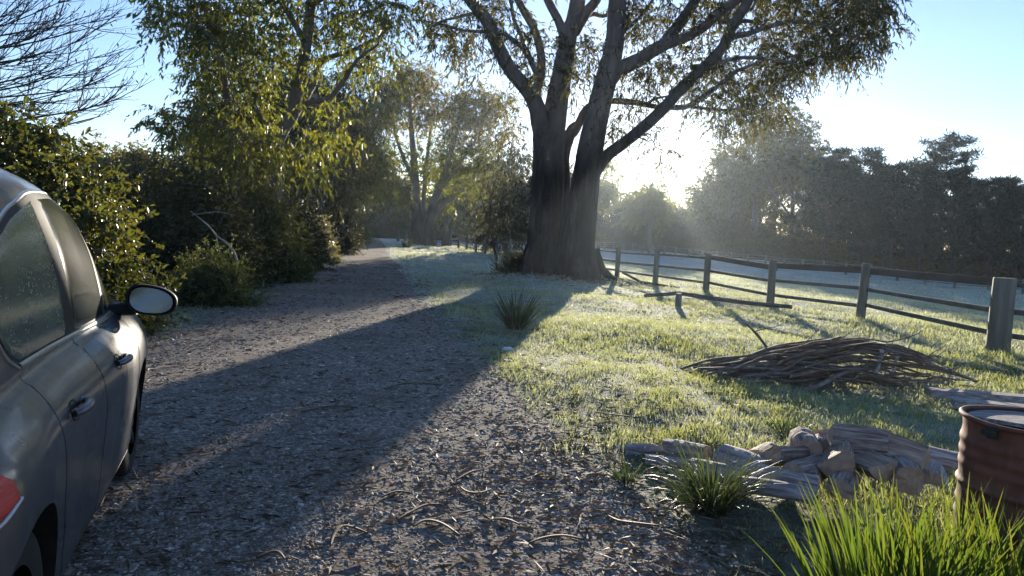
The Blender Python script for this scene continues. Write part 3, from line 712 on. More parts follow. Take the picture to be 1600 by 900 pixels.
gum('gum_tree', at(1046, 126), 6.5, 32, 'low golden tree directly beneath the sun glow', 'gum_leaf_yellow', L=.4, W=.12, R=1.4, group=BT, start=.15)
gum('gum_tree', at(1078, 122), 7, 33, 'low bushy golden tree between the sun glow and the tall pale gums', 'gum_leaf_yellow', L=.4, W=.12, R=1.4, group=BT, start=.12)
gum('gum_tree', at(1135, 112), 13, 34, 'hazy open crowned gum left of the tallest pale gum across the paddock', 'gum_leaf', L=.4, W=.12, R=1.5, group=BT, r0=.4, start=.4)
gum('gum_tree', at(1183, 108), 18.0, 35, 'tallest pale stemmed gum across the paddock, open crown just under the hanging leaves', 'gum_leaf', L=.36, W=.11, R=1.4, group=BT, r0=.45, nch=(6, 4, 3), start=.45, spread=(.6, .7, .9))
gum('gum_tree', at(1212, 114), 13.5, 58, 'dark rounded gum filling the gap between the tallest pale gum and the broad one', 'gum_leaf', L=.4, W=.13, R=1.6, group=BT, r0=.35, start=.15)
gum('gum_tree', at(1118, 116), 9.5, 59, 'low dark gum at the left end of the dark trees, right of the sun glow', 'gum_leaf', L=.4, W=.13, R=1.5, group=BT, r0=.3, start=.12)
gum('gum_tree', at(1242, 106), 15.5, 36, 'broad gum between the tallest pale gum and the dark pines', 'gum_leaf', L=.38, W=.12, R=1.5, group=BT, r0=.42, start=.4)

BT0 = 'trees beyond the paddock and the end of the drive'
# --- dark weeping tree between the two big gums
T = PhotoTree(62, 9); base = np.array([*P(790, 400, 62)[:2], 0]); base[2] = tz(base[0], base[1])
T.limb([(790, 402, 4), (789, 375, 3.6), (786, 345, 3.2), (784, 315, 2.8), (788, 285, 2.3), (795, 255, 1.7), (800, 225, 1)], 0, 1, 8, .03, base[2] - .1)
T.limb([(785, 330, 2), (805, 310, 1.6), (822, 305, 1.2), (838, 312, .8)], .6, 2)
T.limb([(786, 335, 2), (768, 318, 1.5), (754, 312, .8)], 0, 0)
ml = MB()
T.crown([(800, 235, 20, 14, 5), (792, 262, 20, 18, 7), (818, 262, 18, 20, 7), (784, 292, 16, 16, 6), (810, 300, 24, 22, 10), (778, 330, 22, 24, 11), (812, 340, 22, 26, 12), (770, 360, 20, 14, 8), (800, 368, 28, 12, 12), (835, 350, 14, 20, 6), (835, 290, 10, 26, 4)], ml, 2.2, .95, 12, 11, .9, .34, .1, 1., .6, tw_r=.012)
T.finish('tree', base, 'dark weeping tree behind the fence just left of the big gum trunk', M['twig'], ml, M['dark_leaf'], BT0)
gum('tree', at(858, 63), 6.6, 91, 'bushy dark tree added mostly hidden behind the big gum trunk to shade the drive', 'dark_leaf', L=.3, W=.09, R=.9, ntw=9, nleaf=9, start=.2, spread=(.8, .8, .9), lens=(.75, .3, .2, .12), group=BT0)  # extra tree added behind the trunk so its shadow falls on the left drive
T = PhotoTree(31.5, 10); base = np.array([*P(777, 427, 31.5)[:2], 0]); base[2] = tz(base[0], base[1])
T.limb([(777, 428, 2.4), (775, 405, 2.1), (770, 375, 2.0), (765, 345, 1.8), (767, 315, 1.5), (772, 285, 1.0)], 0, 0, 8, .03, base[2] - .05)
T.limb([(765, 345, 1.3), (755, 320, 1), (750, 300, .7)], 0, 0)
ml = MB(); T.crown([(760, 300, 14, 14, 3), (776, 282, 12, 12, 3), (752, 325, 8, 10, 1)], ml, .5, .4, 6, 9, .45, .15, .04, .9, .6, dY=-.3)
T.finish('sapling', base, 'thin crooked sapling leaning beside the fence, left of the big gum trunk', M['twig'], ml, M['gum_leaf'])

# --- pines along the right
def pine_mesh(seed, h, dens=1.0, clear=.12, broad=.26):
    r = np.random.default_rng(seed); mw, ml = MB(), MB()
    zz = np.linspace(-.3, h, 16)
    tr = np.stack([np.cumsum(r.normal(0, .05, 16)), np.cumsum(r.normal(0, .05, 16)), zz], -1)
    tube(mw, tr, np.linspace(.30, .04, 16), 8, lump=.03)
    Pn, cen = [], []
    n = int(62 * dens)
    for i in range(n):
        f = clear + (1 - clear) * (i + r.random()) / n
        z = h * f; a = i * 2.4 + r.normal(0, .5)
        L = h * broad * (1.05 - f ** 2.2 * .72) * r.uniform(.5, 1.15)
        t = np.linspace(0, 1, 6)
        rise = r.uniform(.0, .5) if f > .55 else r.uniform(-.15, .28)
        q = np.stack([np.interp(z, zz, tr[:, 0]) + cos(a) * L * t, np.interp(z, zz, tr[:, 1]) + sin(a) * L * t, z + L * (rise * t + .12 * t * t)], -1)
        q[1:] += r.normal(0, .03 * L, (5, 3)); Pn.append(q)
        m = int(3 + L * 3.0)
        tt = r.uniform(.25 if f > .5 else .3, 1.02, m)
        c = np.stack([np.interp(tt, t, q[:, k]) for k in range(3)], -1) + r.normal(0, .09 * L, (m, 3)) * [1, 1, .45]
        cen.append(c)
    twigs(mw, np.array(Pn), np.array([1, .85, .7, .5, .35, .2]) * .055, 4)
    cen = np.concatenate(cen); N = len(cen)
    for j in range(20):
        d = nrm(r.normal(0, 1, (N, 3)) + [0, 0, .35])
        p = cen + r.normal(0, .24, (N, 3)) * [1, 1, .6]
        leaves(ml, p, d, r.uniform(.35, .65, N), r.uniform(.09, .15, N), r=r)
    return mw, ml
pm = []
for i, (h, dn, cl, br) in enumerate([(14, .95, .22, .27), (15, .85, .28, .3), (12.5, .95, .18, .3), (16, .9, .26, .34)]):
    mw, ml = pine_mesh(200 + i, h, dn, cl, br)
    a = mw.build('trunk', M['pine_bark'], None, True); b = ml.build('crown', M['pine_needle'])
    pm.append((a, b, h))
PN = [(1268, 106, 14.0, 0, 'first dark pine right of the broad pale gum'), (1290, 99, 15.2, 1, 'narrow topped pine just right of the broad gum, behind the low band of pines'),
      (1318, 103, 14.2, 2, 'pine in the left half of the pine row, over the second post from the right'), (1346, 94, 14.6, 0, 'pine with a warm tinted top over the right hand fence board'),
      (1372, 98, 13.0, 1, 'rounded dark pine filling the gap left of the tall broad topped pine'), (1392, 88, 12.6, 2, 'dense dark pine low on the left of the tall broad topped pine'),
      (1425, 92, 13.2, 0, 'dense pine immediately left of the tallest pine'), (1465, 86, 15.6, 3, 'tallest pine with a broad flat layered top'),
      (1492, 80, 11.8, 2, 'dense dark pine below the right side of the tallest pine'), (1520, 84, 11.0, 1, 'pine with a pointed right leaning top before the gap of sky'),
      (1548, 78, 10.6, 0, 'pine beside the gap of sky near the right edge'), (1590, 76, 10.0, 3, 'open pine at the right edge beyond the thick fence post'),
      (1640, 72, 11.5, 2, 'pine at the very right edge of the row'), (1700, 70, 12.5, 1, 'last pine to the right, mostly out of view'), (1440, 79, 9.0, 1, 'small pine in front of the tallest pine'), (1345, 86, 9.5, 3, 'small dark pine in front of the warm tinted one'), (1570, 86, 11.5, 2, 'pine behind the gap of sky near the right edge')]
for i, (px, Y, h, k, lab) in enumerate(PN):
    x, y = at(px, Y); root = empty('pine_tree', (x, y, tz(x, y)), lab, 'pine tree', 'dark pines along the right of the paddock', rng.uniform(0, 6.28))
    f = h / pm[k][2]; root.scale = (f * rng.uniform(.95, 1.15), f * rng.uniform(.95, 1.15), f)
    for o in pm[k][:2]:
        c = o.copy(); COL.objects.link(c); c.parent = root
for a, b, _ in pm:
    bpy.data.objects.remove(a); bpy.data.objects.remove(b)

# --- shrubs
def shrub(name, c, rx, ry, rz, seed, label, leafm, n=120, R=.3, ntw=5, nleaf=8, tl=.3, L=.09, W=.035, hang=.1, droop=.1, group=None, core=True, fold=False, cat='shrub', stems=6, lump=.25):
    r = np.random.default_rng(seed); gz = tz(c[0], c[1]); base = np.array([c[0], c[1], gz])
    u = nrm(r.normal(0, 1, (n, 3))); u[:, 2] = np.abs(u[:, 2]) * 1.0 - .12
    lum = 1 + lump * (vnoise(u[:, 0] * 2.2 + u[:, 2] * 1.7 + seed, u[:, 1] * 2.2 - u[:, 2] + seed * 3, 7) - .55) * 2
    q = (r.random(n) ** .35)[:, None]
    cen = u * np.array([rx, ry, rz]) * q * lum[:, None]; cen[:, 2] = np.maximum(cen[:, 2], .08)
    ml, mw = MB(), MB()
    twig_leaves(ml, mw, cen, R, ntw, nleaf, tl, L, W, droop, hang, tw_r=.004, fold=fold, r=r)
    if stems:
        S = r.choice(n, min(n, stems * 5), replace=False); t = np.linspace(0, 1, 6)[None, :, None]
        b = np.stack([r.normal(0, rx * .12, len(S)), r.normal(0, ry * .12, len(S)), np.full(len(S), -.05)], -1)
        p = b[:, None] + (cen[S] - b)[:, None] * t + np.array([0, 0, 1]) * (.15 * rz * np.sin(pi * t))
        twigs(mw, p, np.array([.022, .02, .017, .014, .01, .006]) * max(1, rz * .8), 4)
    root = empty(name, base, label, cat, group)
    mw.build('stem', M['twig'], root, True); ml.build('foliage', M[leafm], root)
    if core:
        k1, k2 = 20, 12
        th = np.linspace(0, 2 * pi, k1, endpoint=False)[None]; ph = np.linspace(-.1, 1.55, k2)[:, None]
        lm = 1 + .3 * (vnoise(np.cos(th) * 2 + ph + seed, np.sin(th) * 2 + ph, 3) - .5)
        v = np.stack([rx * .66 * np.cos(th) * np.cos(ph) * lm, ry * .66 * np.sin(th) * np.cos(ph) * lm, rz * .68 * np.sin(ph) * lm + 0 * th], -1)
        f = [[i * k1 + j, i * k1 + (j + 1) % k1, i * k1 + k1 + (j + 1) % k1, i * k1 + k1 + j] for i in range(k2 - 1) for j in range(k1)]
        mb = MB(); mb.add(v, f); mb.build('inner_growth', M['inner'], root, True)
    return root
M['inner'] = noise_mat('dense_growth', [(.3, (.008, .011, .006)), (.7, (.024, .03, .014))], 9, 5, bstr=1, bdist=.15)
SH = 'shrubs along the left verge of the drive'
# large hedge behind the car
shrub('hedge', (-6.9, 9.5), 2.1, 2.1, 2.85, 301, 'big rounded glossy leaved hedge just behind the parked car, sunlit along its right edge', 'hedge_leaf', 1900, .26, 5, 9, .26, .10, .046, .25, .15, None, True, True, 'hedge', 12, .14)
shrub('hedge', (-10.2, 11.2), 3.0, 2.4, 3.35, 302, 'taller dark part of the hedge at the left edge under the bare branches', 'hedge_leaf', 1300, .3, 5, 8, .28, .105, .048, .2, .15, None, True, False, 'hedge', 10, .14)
shrub('shrub', at(302, 17.5), 1.7, 1.4, 3.0, 303, 'tall shadowed thicket between the hedge and the reddish gum stem', 'dark_leaf', 700, .34, 7, 9, .3, .11, .045, .2, .1, SH)
shrub('shrub', at(236, 19.5), 1.7, 1.4, 3.2, 304, 'tall dark shrub showing just past the right edge of the hedge', 'dark_leaf', 700, .36, 7, 9, .3, .11, .045, .2, .1, SH)
shrub('shrub', at(412, 20), 1.15, 1.1, 2.9, 305, 'upright dark green shrub between the two left hand gum stems and the pale shrub', 'shrub_leaf', 520, .3, 7, 9, .3, .11, .04, .2, .1, SH)
shrub('shrub', at(445, 26), 1.4, 1.2, 3.2, 306, 'dark shrub tucked in behind the pale leaved shrub', 'dark_leaf', 500, .34, 7, 9, .32, .12, .045, .2, .1, SH)
shrub('shrub', at(481, 33), 1.2, 1.1, 2.25, 307, 'rounded shrub with pale glossy leaves lit along its right side', 'pale_leaf', 520, .28, 6, 8, .28, .14, .07, .1, .1, SH)
shrub('shrub', at(332, 13.6), .82, .6, .98, 308, 'low fresh green bush at the edge of the drive beyond the car mirror', 'fern_leaf', 260, .17, 6, 9, .24, .06, .022, .0, .15, SH, True, False, 'shrub', 8)
shrub('shrub', at(432, 22), .85, .7, .8, 309, 'low soft green bush on the verge further along than the fresh green one', 'fern_leaf', 200, .2, 6, 8, .24, .07, .026, .0, .15, SH)
shrub('shrub', at(520, 44), 1.6, 1.5, 5.3, 310, 'tall dark conical evergreen on the left verge before the drive runs out of sight', 'dark_leaf', 420, .5, 6, 9, .45, .17, .06, .4, .2, SH)
shrub('shrub', at(505, 52), 1.8, 1.6, 3.2, 311, 'dark rounded bush at the foot of the golden leaved gum', 'shrub_leaf', 260, .45, 6, 9, .4, .16, .06, .3, .2, SH)
shrub('shrub', at(541, 70), 2.2, 2.0, 4.0, 312, 'shadowed bush at the far left bend of the drive', 'shrub_leaf', 260, .6, 6, 9, .5, .22, .08, .3, .2, SH)
for i, (px, Y, h, lab) in enumerate([(210, 27, 3.5, 'dark thicket closing the view above the hedge shoulder'), (290, 29, 3.6, 'dark thicket behind the tall shadowed one'), (365, 31, 4.3, 'dark thicket behind the reddish gum stem'), (420, 36, 4.4, 'dark thicket behind the two left hand gums'), (130, 27, 3.3, 'dark thicket hidden mostly behind the hedge')]):
    shrub('shrub', at(px, Y), 2.4, 1.8, h, 320 + i, lab, 'dark_leaf', 620, .5, 8, 9, .42, .17, .065, .3, .1, 'thickets behind the left verge')
for i, (px, Y, h, lab) in enumerate([(230, 62, 5.6, 'pale hazy treetop left above the thickets'), (345, 66, 7.6, 'pale hazy treetop in the gap of sky left of the big left hand gum'), (400, 70, 10.5, 'hazy treetop behind the reddish gum stem'), (150, 64, 5.0, 'hazy treetop behind the hedge')]):
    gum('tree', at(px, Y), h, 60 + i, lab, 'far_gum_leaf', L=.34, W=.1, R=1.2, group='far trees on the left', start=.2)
# clipped dark hedge closing the end of the drive
for i, (px, Y, rx, h, lab) in enumerate([(552, 126, 4.0, 5.0, 'dark hazy bush closing the end of the drive, leftmost of three'), (590, 128, 4.6, 6.2, 'dark hazy bush closing the end of the drive, middle and tallest of three'), (628, 124, 4.0, 5.2, 'dark hazy bush by the gate posts, closing the end of the drive')]):
    shrub('shrub', at(px, Y), rx, 3, h, 340 + i, lab, 'dark_leaf', 420, .8, 7, 9, .7, .34, .14, .3, .1, 'bushes closing the end of the drive')
for i, px in enumerate(range(930, 1640, 44)):
    Y = np.interp(px, [930, 1250, 1640], [128, 104, 76])
    shrub('undergrowth_bush', at(px, Y), 3.0, 1.8, np.interp(px, [930, 1000, 1025, 1085, 1110, 1180, 1250, 1300, 1640], [7.5, 7, 5.2, 5.2, 7.5, 6, 3.6, 3.0, 2.4]) * rng.uniform(.75, 1.15), 360 + i, 'dark bush growing along the foot of the trees behind the far fence', 'dark_leaf', 420, .9, 9, 9, .8, .36, .15, .2, .1, 'bushes along the foot of the far trees')
for i, (px, Y, h) in enumerate([(655, 134, 6.0), (690, 132, 5.5), (725, 135, 6.5), (765, 133, 6.0), (805, 135, 7.0), (850, 136, 6.5), (895, 134, 7.0)]):
    shrub('undergrowth_bush', at(px, Y), 3.4, 2, h, 380 + i, 'hazy bush closing the view under the trees behind the far paddock', 'shrub_leaf', 380, .9, 8, 9, .8, .4, .17, .2, .1, 'hazy bushes behind the far end of the paddock')
shrub('shrub', P(806, 425, 28.6)[:2], .5, .45, .5, 390, 'small strappy bush at the left foot of the big gum trunk', 'dark_leaf', 90, .22, 5, 6, .4, .3, .03, -.4, .2, None)

# --- bare tree at the upper left
r = np.random.default_rng(77); mb = MB(); ml = MB()
base = np.array([-13.6, 13.4, tz(-13.6, 13.4)])
tube(mb, base + np.array([[0, 0, -.2], [.1, 0, 1.2], [.2, -.1, 2.6], [.35, -.1, 3.6], [.5, 0, 5.0], [.9, .1, 6.5]]), [.24, .2, .18, .15, .11, .07], 10, lump=.03)
starts, ends = [], []
tips_px = [(205, 14), (180, 30), (150, -10), (198, 72), (190, 92), (212, 128), (204, 150), (185, 165), (160, 186), (138, 182), (120, 150), (170, 118), (120, 40), (90, 95), (60, 20), (100, -30), (40, 130), (75, 165), (20, 60), (140, 70), (30, -20), (160, 50)]
Pm = []
for i, (px, py) in enumerate(tips_px):
    Y = 12.8 + r.normal(0, .8); e = P(px, py, Y)
    s = base + np.array([.3 + .5 * r.random(), r.normal(0, .1), 0]); s[2] = base[2] + np.clip(e[2] - r.uniform(.2, 1.2), 2.4, 6.2)
    t = np.linspace(0, 1, 14)[:, None]; L_ = np.linalg.norm(e - s)
    q = s + (e - s) * t + np.array([0, 0, -1.]) * (.05 * L_ * np.sin(pi * t)) + np.cumsum(r.normal(0, .018, (14, 3)), 0) * t
    Pm.append(q)
Pm = np.array(Pm); twigs(mb, Pm, np.linspace(.036, .004, 14), 5)
def sub(Pm, n, l0, l1, ang, t0):
    N, S, _ = Pm.shape; out = []
    for q in Pm:
        for k in range(n):
            t = r.uniform(t0, .97); i = min(S - 2, int(t * (S - 1))); d = nrm(q[i + 1] - q[i])
            d = nrm(d + r.normal(0, ang, 3) + [0, 0, .08]); L_ = r.uniform(l0, l1) * (1.15 - t * .6)
            tt = np.linspace(0, 1, 7)[:, None]
            out.append(q[i] + d * L_ * tt + np.array([0, 0, .18]) * L_ * tt ** 2 + np.cumsum(r.normal(0, .012 * L_, (7, 3)), 0))
    return np.array(out)
S1 = sub(Pm, 14, .6, 2.0, .30, .25); twigs(mb, S1, np.linspace(.011, .0035, 7), 3)
S2 = sub(S1, 4, .2, .7, .35, .2); twigs(mb, S2, np.linspace(.0055, .0028, 7), 3)
pick = S2[r.random(len(S2)) < .3]; tp = pick[:, -1]
tp = np.concatenate([tp, pick[:, 4]])
leaves(ml, tp, r.normal(0, .6, tp.shape) + [0, 0, -.5], r.uniform(.04, .08, len(tp)), r.uniform(.018, .032, len(tp)), r=r)
root = empty('bare_tree', base, 'almost leafless tree whose fine dark branches sweep in from the upper left', 'tree')
mb.build('trunk', M['twig'], root, True, base); ml.build('last_leaves', M['dark_leaf'], root, False, base)
# dead branch in front of the thicket
a = [P(298, 330, 15.6), P(325, 352, 15.4), P(338, 368, 15.2), P(352, 378, 15.0), P(366, 395, 14.8), P(372, 418, 14.6)]
mb = MB(); p = spline(a, 16); tube(mb, p - p[-1], np.linspace(.012, .026, 16), 6, lump=.05)
q = spline([P(338, 368, 15.2), P(343, 395, 15.1), P(350, 415, 15.0)], 8); tube(mb, q - p[-1], np.linspace(.014, .007, 8), 5)
q = spline([P(300, 336, 15.5), P(340, 331, 15.4), P(372, 338, 15.2)], 8); tube(mb, q - p[-1], np.linspace(.012, .005, 8), 5)
o = mb.build('dead_branch', noise_mat('dead_wood', [(.3, (.16, .14, .12)), (.7, (.34, .31, .27))], 8, 4), None, True); o.location = p[-1]
tag(o, 'pale dead forked branch leaning in front of the shadowed thicket', 'branch')
# ------------------------------------------------------------------ strappy plants
def sword_mat(name, stops, trans, tf):
    m, nt, out = mat(name); tc = nd(nt, 'TexCoord'); sp = nd(nt, 'SeparateXYZ'); nt.links.new(tc.outputs['Generated'], sp.inputs[0])
    g = nd(nt, 'NewGeometry')
    f = math_(nt, 'ADD', sp.outputs[2], math_(nt, 'MULTIPLY', math_(nt, 'SUBTRACT', g.outputs['Random Per Island'], .5), .5))
    col = ramp(nt, stops, f)
    st = noise(nt, coords(nt, (60, 60, 3)), 2, 3)
    col = mixc(nt, math_(nt, 'MULTIPLY', st, .5), col, [c * .45 for c in stops[1][1]])
    b = nd(nt, 'BsdfPrincipled', Roughness=.45); nt.links.new(col, b.inputs['Base Color'])
    t = nd(nt, 'BsdfTranslucent'); nt.links.new(ramp(nt, [(0, [c * .5 for c in trans]), (.45, trans), (1, (trans[0] * 1.5, trans[1] * 1.05, trans[2]))], f), t.inputs['Color'])
    mx = nd(nt, 'MixShader', Fac=tf); nt.links.new(b.outputs[0], mx.inputs[1]); nt.links.new(t.outputs[0], mx.inputs[2]); nt.links.new(mx.outputs[0], out.inputs[0]); return m
M['sword'] = sword_mat('sword_leaf', [(0, (.03, .045, .012)), (.3, (.045, .075, .016)), (.75, (.07, .1, .02)), (.95, (.24, .15, .03))], (.17, .27, .025), .38)
M['tuft'] = sword_mat('tuft_leaf', [(0, (.02, .03, .01)), (.4, (.04, .06, .02)), (1, (.07, .09, .03))], (.12, .17, .04), .25)
M['straw'] = noise_mat('dry_blade', [(.3, (.15, .11, .06)), (.7, (.30, .23, .14))], 6, 3)
def swords(mb, N, base_r, L, w, lean, arch, r, taper=.55, segs=7, fan=0.0):
    """N blades as curved ribbons with a shallow fold, around the origin"""
    a = r.uniform(0, 2 * pi, N); q = np.sqrt(r.random(N)) * base_r
    o = np.stack([q * np.cos(a), q * np.sin(a), np.zeros(N)], -1)
    az = a + r.normal(0, .7, N)
    ln = np.abs(lean * (.25 + .9 * q / max(base_r, 1e-6)) * r.uniform(.4, 1.4, N))
    LL = L * r.uniform(.55, 1.08, N); ww = w * r.uniform(.7, 1.15, N)
    t = np.linspace(0, 1, segs)
    el = (pi / 2 - ln)[:, None] - arch * r.uniform(.2, 1.6, N)[:, None] * t[None] ** 1.6
    ds = LL[:, None] / (segs - 1)
    H = np.stack([np.cos(az), np.sin(az)], -1)
    rr = np.concatenate([np.zeros((N, 1)), np.cumsum(np.cos(el[:, :-1]) * ds, 1)], 1); zz = np.concatenate([np.zeros((N, 1)), np.cumsum(np.sin(el[:, :-1]) * ds, 1)], 1)
    c = np.stack([o[:, None, 0] + H[:, None, 0] * rr, o[:, None, 1] + H[:, None, 1] * rr, np.maximum(zz, .01)], -1)
    tw = r.uniform(0, 2 * pi, N)
    side = np.stack([np.cos(tw), np.sin(tw), np.zeros(N)], -1)
    prof = np.clip(np.minimum(.55 + 2 * t, 1) * np.clip((1 - t) / (1 - taper), 0.02, 1) ** .8, .02, 1)
    s = side[:, None] * (ww[:, None] * prof * .5)[..., None]
    nn = np.stack([-side[:, 1], side[:, 0], np.zeros(N)], -1)[:, None] * (ww[:, None] * prof * .14)[..., None]
    v = np.stack([c - s, c + nn, c + s], 2)       # N,segs,3,3
    idx = np.arange(N * segs * 3).reshape(N, segs, 3)
    f = np.stack([idx[:, :-1, :-1], idx[:, :-1, 1:], idx[:, 1:, 1:], idx[:, 1:, :-1]], -1).reshape(-1, 4)
    mb.add(v, f)
def clump(name, x, y, label, N, base_r, L, w, lean, arch, seed, m, dry=0, cat='plant', group=None, dL=None):
    r = np.random.default_rng(seed); mb = MB(); swords(mb, N, base_r, L, w, lean, arch, r)
    root = empty(name, (x, y, tz(x, y) - .01), label, cat, group)
    mb.build('leaves', M[m], root)
    if dry:
        mb = MB(); swords(mb, dry, base_r, (dL or L * .9), w * .45, lean * 1.8, arch * 1.8, r); mb.build('dead_leaves', M['straw'], root)
    return root
FG = 'sword leaved clumps in the right foreground'
clump('sword_plant', 1.46, 2.82, 'leftmost sword leaved clump, leaning left in front of the firewood', 150, .17, .56, .015, .5, .34, 401, 'sword', 26, group=FG)
clump('sword_plant', 1.52, 2.72, 'tall upright sword leaved clump in front of the middle of the firewood', 170, .17, .68, .017, .34, .2, 402, 'sword', 26, group=FG)
clump('sword_plant', 1.78, 2.74, 'sword leaved clump just left of the rusty drum with golden leaf tips', 170, .18, .66, .017, .34, .2, 403, 'sword', 26, group=FG)
clump('sword_plant', 2.0, 2.58, 'sword leaved clump in front of the rusty drum at the right edge', 160, .17, .66, .018, .34, .2, 404, 'sword', 24, group=FG)
clump('sword_plant', 1.62, 2.42, 'short sword leaved clump nearest to the photographer at the bottom edge', 150, .18, .50, .016, .42, .24, 405, 'sword', 24, group=FG)
clump('sword_plant', 2.35, 2.75, 'sword leaved clump right of the drum front, cut off by the picture edge', 70, .18, .64, .024, .3, .16, 406, 'sword', 14, group=FG)
p = G(1112, 800); clump('grass_tussock', p[0], p[1], 'dark arching grass tussock between the gravel and the firewood', 260, .09, .52, .0075, .75, .95, 411, 'tuft', 40, 'tussock')
p = G(806, 514); clump('grass_tussock', p[0], p[1], 'strappy tussock alone on the shaded lawn beside the drive', 110, .14, .78, .022, .62, .5, 412, 'tuft', 8, 'tussock')
p = G(978, 756); clump('grass_tussock', p[0], p[1], 'small bright grass tuft left of the dark tussock at the gravel edge', 90, .05, .2, .006, .8, .7, 413, 'tuft', 6, 'tussock')
p = P(634, 397, 64); clump('grass_tussock', p[0], p[1], 'small dark tuft on the far lawn before the distant double gum', 70, .25, .9, .06, .6, .5, 414, 'tuft', 0, 'tussock')
p = G(1235, 702); clump('weed', p[0] + .1, p[1] + .3, 'leafy weed growing up through the grass behind the firewood', 60, .1, .22, .012, .9, .6, 415, 'tuft', 0, 'weed')

# ------------------------------------------------------------------ heap of cut branches
M['stick'] = noise_mat('cut_branch', [(.25, (.06, .047, .038)), (.55, (.16, .13, .11)), (.8, (.33, .29, .26))], 7, 5, (1, 1, 1), .8, .5, .008)
M['stick_warm'] = noise_mat('brown_branch', [(.25, (.05, .03, .02)), (.55, (.15, .095, .065)), (.8, (.28, .2, .15))], 7, 5, bstr=.5, bdist=.008)
M['stick_pale'] = noise_mat('frosted_branch', [(.3, (.18, .16, .15)), (.7, (.44, .42, .42))], 9, 5, bstr=.4, bdist=.006)
M['cut_end'] = noise_mat('cut_branch_end', [(.3, (.22, .17, .12)), (.7, (.42, .35, .27))], 20, 3)
def stick(pts, r0, r1, label, group=None, m='stick', name='cut_branch', k=7, n=18, forks=()):
    mb = MB(); w = spline(pts, n); o = w[0].copy()
    tube(mb, w - o, np.linspace(r0, r1, n), k, lump=.07, capm=1)
    for f, d, L_ in forks:
        i = int(f * (n - 1)); t = np.linspace(0, 1, 6)[:, None]
        q = w[i] - o + np.array(d) * L_ * t + np.cumsum(rng.normal(0, .02 * L_, (6, 3)), 0)
        tube(mb, q, np.linspace(r1 * .9 + .3 * (r0 - r1) * (1 - f), .003, 6), 5)
    b = mb.build(name, [M[m], M['cut_end']], None, True); b.location = o
    return tag(b, label, 'branch', group)
HG = 'branches of the heap on the lawn'
def S(spec):   # (x, y, distance)
    return [P(x, y, Y) for x, y, Y in spec]
stick(S([(1004, 597, 9.0), (1060, 578, 9.0), (1110, 562, 9.0), (1160, 558, 9.05), (1215, 560, 9.1), (1260, 556, 9.2)]), .014, .02, 'thin pale edged branch reaching farthest out to the left of the heap', HG)
stick(S([(1066, 588, 8.7), (1110, 571, 8.8), (1150, 567, 8.9), (1200, 556, 9.0), (1250, 543, 9.1), (1300, 532, 9.2), (1345, 532, 9.3), (1390, 545, 9.4)]), .022, .03, 'thick branch arching over the top of the heap from its left end', HG)
stick(S([(1105, 596, 8.4), (1150, 577, 8.5), (1190, 569, 8.6), (1240, 568, 8.7), (1300, 574, 8.8), (1350, 580, 8.9)]), .036, .03, 'thickest curved branch low on the front of the heap', HG)
stick(S([(1122, 609, 8.2), (1165, 598, 8.3), (1205, 582, 8.45), (1250, 562, 8.7), (1300, 545, 8.9), (1350, 545, 9.1), (1400, 552, 9.3)]), .034, .026, 'thick pale barked branch rising from the lowest left end to the top of the heap', HG)
stick(S([(1250, 613, 8.15), (1280, 602, 8.2), (1310, 586, 8.3), (1340, 577, 8.5), (1380, 576, 8.7)]), .03, .024, 'stout short branch sloping up out of the grass at the front of the heap', HG)
stick(S([(1140, 627, 8.05), (1190, 620, 8.1), (1230, 617, 8.12), (1262, 622, 8.1)]), .02, .016, 'frosted pale branch lying on the grass in front of the heap', HG, 'stick_pale')
stick(S([(1120, 585, 8.9), (1200, 573, 8.9), (1290, 553, 9.0), (1350, 540, 9.1), (1420, 555, 9.2), (1470, 575, 9.2), (1526, 596, 9.1)]), .022, .018, 'longest branch running from one end of the heap to the other', HG)
stick(S([(1380, 545, 9.0), (1440, 565, 9.0), (1490, 582, 8.9), (1528, 596, 8.85)]), .026, .012, 'bent branch whose tip is the right end of the heap', HG, forks=[(.6, (.6, -.2, .25), .3)])
stick(S([(1320, 556, 8.9), (1400, 560, 8.9), (1452, 556, 9.0), (1472, 558, 9.0)]), .018, .008, 'forked twig sticking out level to the right of the heap', HG, forks=[(.7, (.7, .2, .5), .35), (.85, (.6, -.1, .6), .25)])
stick(S([(1379, 543, 8.75), (1376, 560, 8.65), (1368, 584, 8.55)]), .022, .026, 'frosted white stub hanging down the front of the heap, left of two', HG, 'stick_pale', n=8)
stick(S([(1402, 552, 8.75), (1399, 568, 8.65), (1394, 582, 8.6)]), .017, .02, 'frosted white stub hanging down the front of the heap, right of two', HG, 'stick_pale', n=8)
stick(S([(1205, 555, 9.5), (1196, 540, 9.6), (1180, 520, 9.8), (1168, 508, 9.9), (1155, 504, 10.)]), .022, .008, 'forked branch standing up crookedly behind the left of the heap', HG, forks=[(.55, (.85, .1, .22), .45), (.3, (-.4, .1, .6), .2), (.75, (.5, .3, .5), .25), (.1, (.6, 0, .3), .3)])
stick(S([(1350, 540, 9.5), (1400, 532, 9.6), (1432, 522, 9.8), (1440, 516, 9.9)]), .014, .005, 'thin twisted twig poking up behind the right half of the heap', HG, forks=[(.6, (.3, .2, .7), .2)])
SHARED = 'slender grey brown cut branch lying among many in the heap'
r = np.random.default_rng(55)
